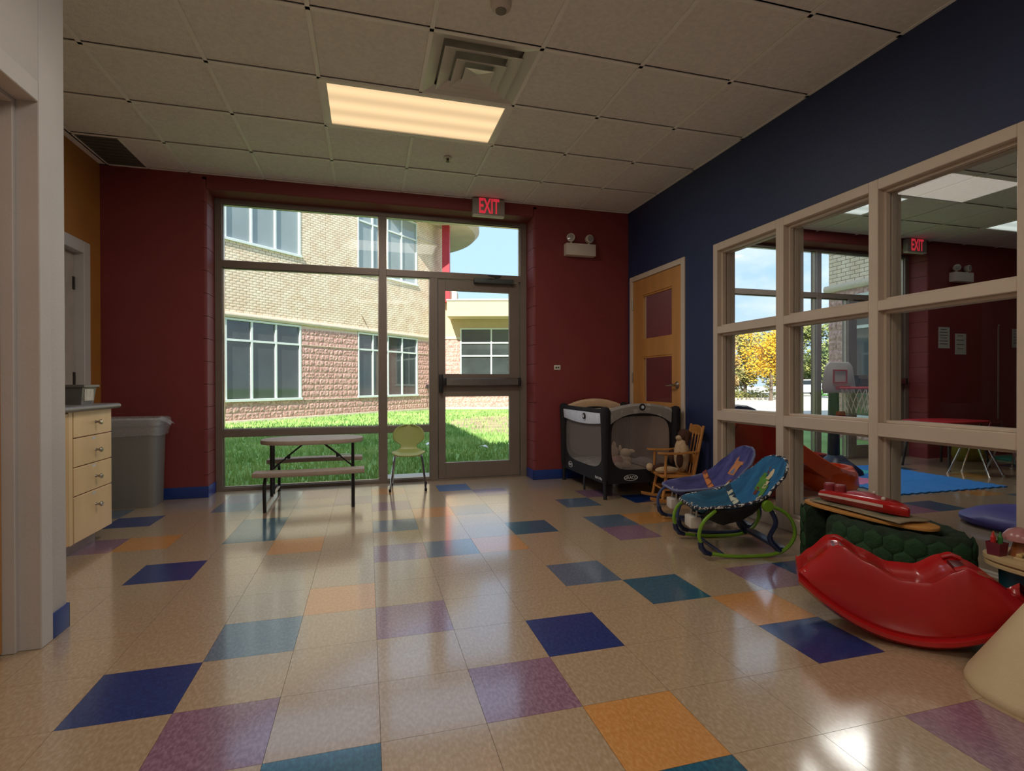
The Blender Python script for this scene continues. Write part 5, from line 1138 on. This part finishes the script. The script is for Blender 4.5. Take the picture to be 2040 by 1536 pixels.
# ================================================================== the far playroom behind the glass
TS = 0.455
MT = {'b': mat('blue_foam', (40, 124, 200), 0.75, 0.05, 20, 0.3, 150), 'p': mat('pink_foam', (206, 120, 160), 0.75, 0.05, 20, 0.3, 150), 't': mat('teal_foam', (60, 176, 176), 0.75, 0.05, 20, 0.3, 150)}
def puzzle(n_=9):
    """square foam tile outline with square teeth (shares its edge with the neighbours)"""
    p = []; h = 0.018; s = TS/n_
    def side(a, b, nx, ny, ph):
        for k in range(n_):
            o_ = (h if (k % 2 == ph) else 0.0) - h/2
            for q in (k/n_ + 0.0008, (k+1)/n_ - 0.0008): p.append(((lerp(a[0], b[0], q) + nx*o_)*0.996, (lerp(a[1], b[1], q) + ny*o_)*0.996))
    H = TS/2
    side((-H, -H), (H, -H), 0, -1, 0); side((H, -H), (H, H), 1, 0, 0); side((H, H), (-H, H), 0, 1, 1); side((-H, H), (-H, -H), -1, 0, 1)
    return p
poly = puzzle(); cols_ = ['bbb', 'pbb', 'btb']
meshes_ = {c: MB().prism(poly, 0, 0.012).mesh('foam_tile', m) for c, m in MT.items()}
nm = {'b': 'blue', 'p': 'pink', 't': 'teal'}
cnt = 0
for j in range(3):
    for i in range(3):
        c = cols_[j][i]; o = obj('foam_tile', meshes_[c]); o.location = (4.50+TS*(i+0.5), 1.44+TS*(j+0.5), 0.0005)
        where = ['along the near edge of the play mat', 'in the middle row of the play mat', 'in the last row of the play mat'][j] + [' at the slide end', ' in the middle', ' at the table end'][i]
        tag(o, nm[c] + ' interlocking foam tile ' + where, 'foam tile', 'interlocking foam mat tiles')
# toddler basketball hoop
hp = thing('basketball_hoop', 'toddler basketball hoop with grey backboard and white net', 'basketball hoop', (4.90, 2.45, 0.013), 0.05)
M_gpl = mat('grey_white_plastic', (186, 182, 176), 0.5, 0.04, 6); M_navypl = mat('navy_post_plastic', (34, 40, 66), 0.45); M_hoopred = mat('hoop_red', (176, 36, 40), 0.4)
MB().loft([[(x, y, z) for x, y in sup(a, b, 3, 24)] for a, b, z in ((0.26, 0.22, 0), (0.25, 0.21, 0.04), (0.10, 0.10, 0.16), (0.07, 0.06, 0.2))]).build('base', M_navypl, hp, smooth=True, ang=50)
MB().loft([[(x, y+0.02, z) for x, y in sup(a, b, 3, 20)] for a, b, z in ((0.06, 0.05, 0.15), (0.055, 0.045, 0.55), (0.05, 0.04, 1.0))]).build('post', M_navypl, hp, smooth=True, ang=50)
MB().box(-0.02, -0.055, 0.60, 0.09, -0.01, 0.68).build('height_clip', M_hoopred, hp, bevel=0.01)
bp = [(-0.22, 0.88), (-0.235, 0.95), (-0.19, 1.17), (-0.14, 1.215), (0.14, 1.215), (0.19, 1.17), (0.235, 0.95), (0.22, 0.88)]
MB().prism(bp, 0.03, 0.055, Matrix.Rotation(PI/2, 4, 'X')).build('backboard', M_gpl, hp, bevel=0.01)
mb = MB(); y = -0.06
for a in ((-0.10, 0.985, 0.10, 1.0), (-0.10, 1.118, 0.10, 1.133), (-0.10, 1.0, -0.085, 1.118), (0.085, 1.0, 0.10, 1.118)): mb.box(a[0], y-0.004, a[1], a[2], y+0.004, a[3])
mb.build('target_square', M_hoopred, hp)
mb = MB(); RC = (0.03, -0.22, 0.935); mb.tube([(RC[0]+0.14*math.cos(a), RC[1]+0.14*math.sin(a), RC[2]) for a in [2*PI*k/28 for k in range(28)]], 0.012, 8, closed=True); mb.box(-0.06, -0.10, 0.915, 0.10, -0.05, 0.955); mb.build('rim', M_hoopred, hp, smooth=True)
net = MB()
for s in (-1, 1):
    for k in range(14):
        net.tube([(RC[0]+lerp(0.138, 0.095, q)*math.cos(2*PI*(k+s*1.6*q)/14), RC[1]+lerp(0.138, 0.095, q)*math.sin(2*PI*(k+s*1.6*q)/14), RC[2]-0.26*q) for q in (0, 0.33, 0.66, 1.0)], 0.0035, 4)
o = net.build('net', mat('net_white', (226, 224, 220), 0.8), hp); o['kind'] = 'stuff'
# plastic climber with slide
M_or = mat('orange_slide_plastic', (222, 84, 30), 0.3, 0.05, 4, coat=0.2); M_rd = mat('red_panel_plastic', (168, 34, 22), 0.35, 0.05, 4); M_tl = mat('dark_teal_plastic', (26, 78, 82), 0.35, 0.05, 4); M_bl = mat('slate_blue_plastic', (44, 66, 96), 0.4, 0.05, 4)
cl_ = thing('toddler_climber', 'orange and red plastic toddler climber with slide behind the glass', 'climber', (3.66, 1.98, 0), -0.15)
def panel(poly_, y0, y1, name, m): return MB().prism(poly_, -y1, -y0, Matrix.Rotation(PI/2, 4, 'X')).build(name, m, cl_, bevel=0.018, bseg=2)
sp_ = [(-0.62, 0), (-0.60, 0.55), (-0.52, 0.70), (-0.36, 0.74), (-0.20, 0.70), (-0.12, 0.58), (-0.08, 0.30), (0.0, 0.0)]
panel(sp_, -0.34, -0.29, 'side_panel', M_rd); panel(sp_, 0.29, 0.34, 'side_panel', M_or)
MB().box(-0.58, -0.29, 0.40, -0.10, 0.29, 0.45).build('platform', M_or, cl_, bevel=0.01)
for k, z in enumerate((0.13, 0.27)): MB().box(-0.72+k*0.06, -0.27, z-0.03, -0.60+k*0.06, 0.27, z+0.03).build('step', M_bl, cl_, bevel=0.012)
rings = []
for k in range(13):
    q = k/12; x = lerp(-0.12, 0.62, q); z = 0.45*(1-q)**1.35 + 0.055 + 0.02*q**6; w = 0.24; hgt = 0.13
    rings.append([(x, -w, z-0.03), (x, w, z-0.03), (x, w+0.03, z+hgt-0.01), (x, w+0.015, z+hgt), (x, w-0.01, z+hgt-0.02), (x, w-0.04, z), (x, -w+0.04, z), (x, -w+0.01, z+hgt-0.02), (x, -w-0.015, z+hgt), (x, -w-0.03, z+hgt-0.01)])
MB().loft(rings).build('slide_chute', M_or, cl_, smooth=True, ang=45)
MB().lathe([(0.0, 0.0), (0.24, 0.0), (0.27, 0.05), (0.26, 0.16), (0.22, 0.22), (0.18, 0.22), (0.16, 0.08), (0.0, 0.06)], 28, (0.52, -0.02, 0.0), cap=False).build('slide_bowl', M_or, cl_, smooth=True, ang=50)
panel([(-0.10, 0.30), (-0.06, 0.66), (0.10, 0.62), (0.30, 0.36), (0.34, 0.28)], 0.30, 0.335, 'slide_guard', M_tl)
mb = MB(); mb.tube([(-0.36+0.26*math.cos(a), y_, 0.57+0.20*math.sin(a)) for a in [PI*k/10 for k in range(11)] for y_ in (0.0,)], 0.035, 10); mb.build('roof_arch', M_bl, cl_, smooth=True)
# blue tunnel toy behind the climber
# red tub
rt = thing('red_tub', 'shallow red plastic tub beside the foam mat', 'tub', (5.0, 2.94, 0), 0.0)
mb = MB(); tapered(mb, -0.24, -0.115, 0.24, 0.115, 0, 0.16, 0.03, 0.006); mb.build('tub', M_rd, rt); MB().box(-0.25, -0.122, 0.15, 0.25, -0.112, 0.165).build('lip', M_rd, rt)
# children's table and chairs
tb2 = thing('play_table', 'small red topped table between chairs in the far playroom', 'table', (6.62, 2.52, 0), 0.1)
MB().prism(sup(0.42, 0.30, 5), 0.53, 0.555).build('table_top', M_hoopred, tb2, bevel=0.006)
for sx in (-1, 1):
    for sy in (-1, 1):
        MB().tube([(sx*0.30, sy*0.20, 0.53), (sx*0.37, sy*0.25, 0.0)], 0.013, 8).build('leg', M_leg, tb2, smooth=True)
def school_chair(label, loc, rz, m):
    t = thing('school_chair', label, 'chair', loc, rz, group='plastic chairs at the red topped table')
    v = []
    rows_ = [(-0.15, 0.300, 0.14), (-0.12, 0.31, 0.155), (0.0, 0.305, 0.16), (0.10, 0.31, 0.15), (0.14, 0.34, 0.14), (0.16, 0.42, 0.14), (0.18, 0.52, 0.15), (0.19, 0.58, 0.13)]
    for y, z, w in rows_:
        for k in range(7): u = -1+k/3; v.append((w*u, y, z+0.012*u*u))
    mb = MB(); mb.add(v, [(i*7+k, i*7+k+1, (i+1)*7+k+1, (i+1)*7+k) for i in range(7) for k in range(6)]); o = mb.build('shell', m, t, smooth=True, ang=80); md = o.modifiers.new('thickness', 'SOLIDIFY'); md.thickness = 0.008
    for sx in (-1, 1):
        for y0, y1 in ((-0.08, -0.17), (0.08, 0.19)):
            lg_ = MB().tube([(sx*0.10, y0, 0.296), (sx*0.155, y1, 0.012)], 0.010, 8).build('leg', M_chrome, t, smooth=True)
            MB().lathe([(0.013, 0), (0.013, 0.016)], 8, (sx*0.157, y1*1.01, 0)).build('foot', M_offwhite, lg_, smooth=True)
    return t
school_chair('maroon plastic school chair at the red topped table', (6.30, 2.00, 0), PI+0.2, mat('maroon_shell', (96, 26, 36), 0.4))
school_chair('green plastic school chair at the red topped table', (6.98, 2.04, 0), PI-0.2, mat('green_shell', (24, 92, 66), 0.4))
# olive sack, teal mat, purple cushion
sk = thing('fabric_sack', 'olive yellow fabric sack slumped against the far red wall', 'sack', (7.45, 2.82, 0), 0.2)
rings = []; r = random.Random(8)
for z, a, b in ((0.0, 0.20, 0.13), (0.05, 0.24, 0.16), (0.18, 0.23, 0.15), (0.30, 0.17, 0.11), (0.36, 0.07, 0.05), (0.40, 0.09, 0.06)):
    rings.append([(a*math.cos(t_)*(1+0.12*math.sin(5*t_+z*9)), b*math.sin(t_)*(1+0.12*math.cos(4*t_)), z) for t_ in [2*PI*k/28 for k in range(28)]])
mb = MB(); mb.loft(rings); mb.build('sack_body', mat('olive_cloth', (150, 138, 40), 0.9, 0.15, 8, 0.4, 60), sk, smooth=True, ang=70)
MB().tube([(0.075*math.cos(t_), 0.055*math.sin(t_), 0.36) for t_ in [2*PI*k/16 for k in range(16)]], 0.008, 6, closed=True).build('drawstring', M_beigefab, sk, smooth=True)
tag(MB().prism([(x+8.35, y+2.55) for x, y in sup(0.5, 0.3, 6)], 0.0005, 0.03).build('floor_mat', mat('sea_green_vinyl', (40, 120, 104), 0.6), bevel=0.008), 'thin sea green floor mat by the end wall of the far playroom', 'floor mat')
pc_ = MB(); pc_.loft([[(x+4.42, y+0.42, z) for x, y in sup(a, b, 2.6, 36)] for a, b, z in ((0.36, 0.30, 0.0005), (0.40, 0.34, 0.03), (0.40, 0.34, 0.055), (0.34, 0.28, 0.09), (0.18, 0.14, 0.105))])
tag(pc_.build('floor_cushion', mat('purple_vinyl', (70, 62, 140), 0.55, 0.06, 6), smooth=True, ang=60), 'low purple floor cushion behind the partition glass', 'cushion')
# notices on the far red wall
M_paper = mat('notice_paper', (186, 184, 176), 0.8, 0.05, 10); M_ink = mat('notice_ink', (70, 70, 74), 0.8)
def notice(label, x, z, w, h, lines, dark=False):
    t = thing('notice', label, 'notice', (x, YF-0.001, z))
    MB().box(-w/2, -0.003, -h/2, w/2, 0, h/2).build('sheet', M_paper, t)
    for k in range(lines):
        zz = h/2 - 0.03 - k*(h-0.05)/lines; ww = w*(0.38 if k % 3 else 0.30)
        MB().box(-ww, -0.0045, zz-0.004, ww*0.8, -0.003, zz+0.004).build('printed_line', M_ink, t)
notice('white notice sheet with dotted lines on red wall beside the far jamb', 7.37, 1.60, 0.20, 0.28, 6)
notice('white notice sheet with a border pinned lower on the same red wall', 7.67, 1.52, 0.20, 0.28, 4)
notice('pale notice sheet near the height chart on red wall', 8.75, 1.62, 0.20, 0.26, 5)
ht = thing('height_chart', 'narrow white height chart strip on the far red wall', 'height chart', (8.38, YF-0.001, 1.15))
MB().box(-0.012, -0.004, -0.65, 0.012, 0, 0.62).build('strip', mat('chart_pale', (150, 130, 126), 0.7), ht); MB().ball((0, -0.006, 0.64), 0.018, 10, 6, (1, 0.3, 1)).build('top_knob', MATS['chart_pale'], ht, smooth=True, merge=True)
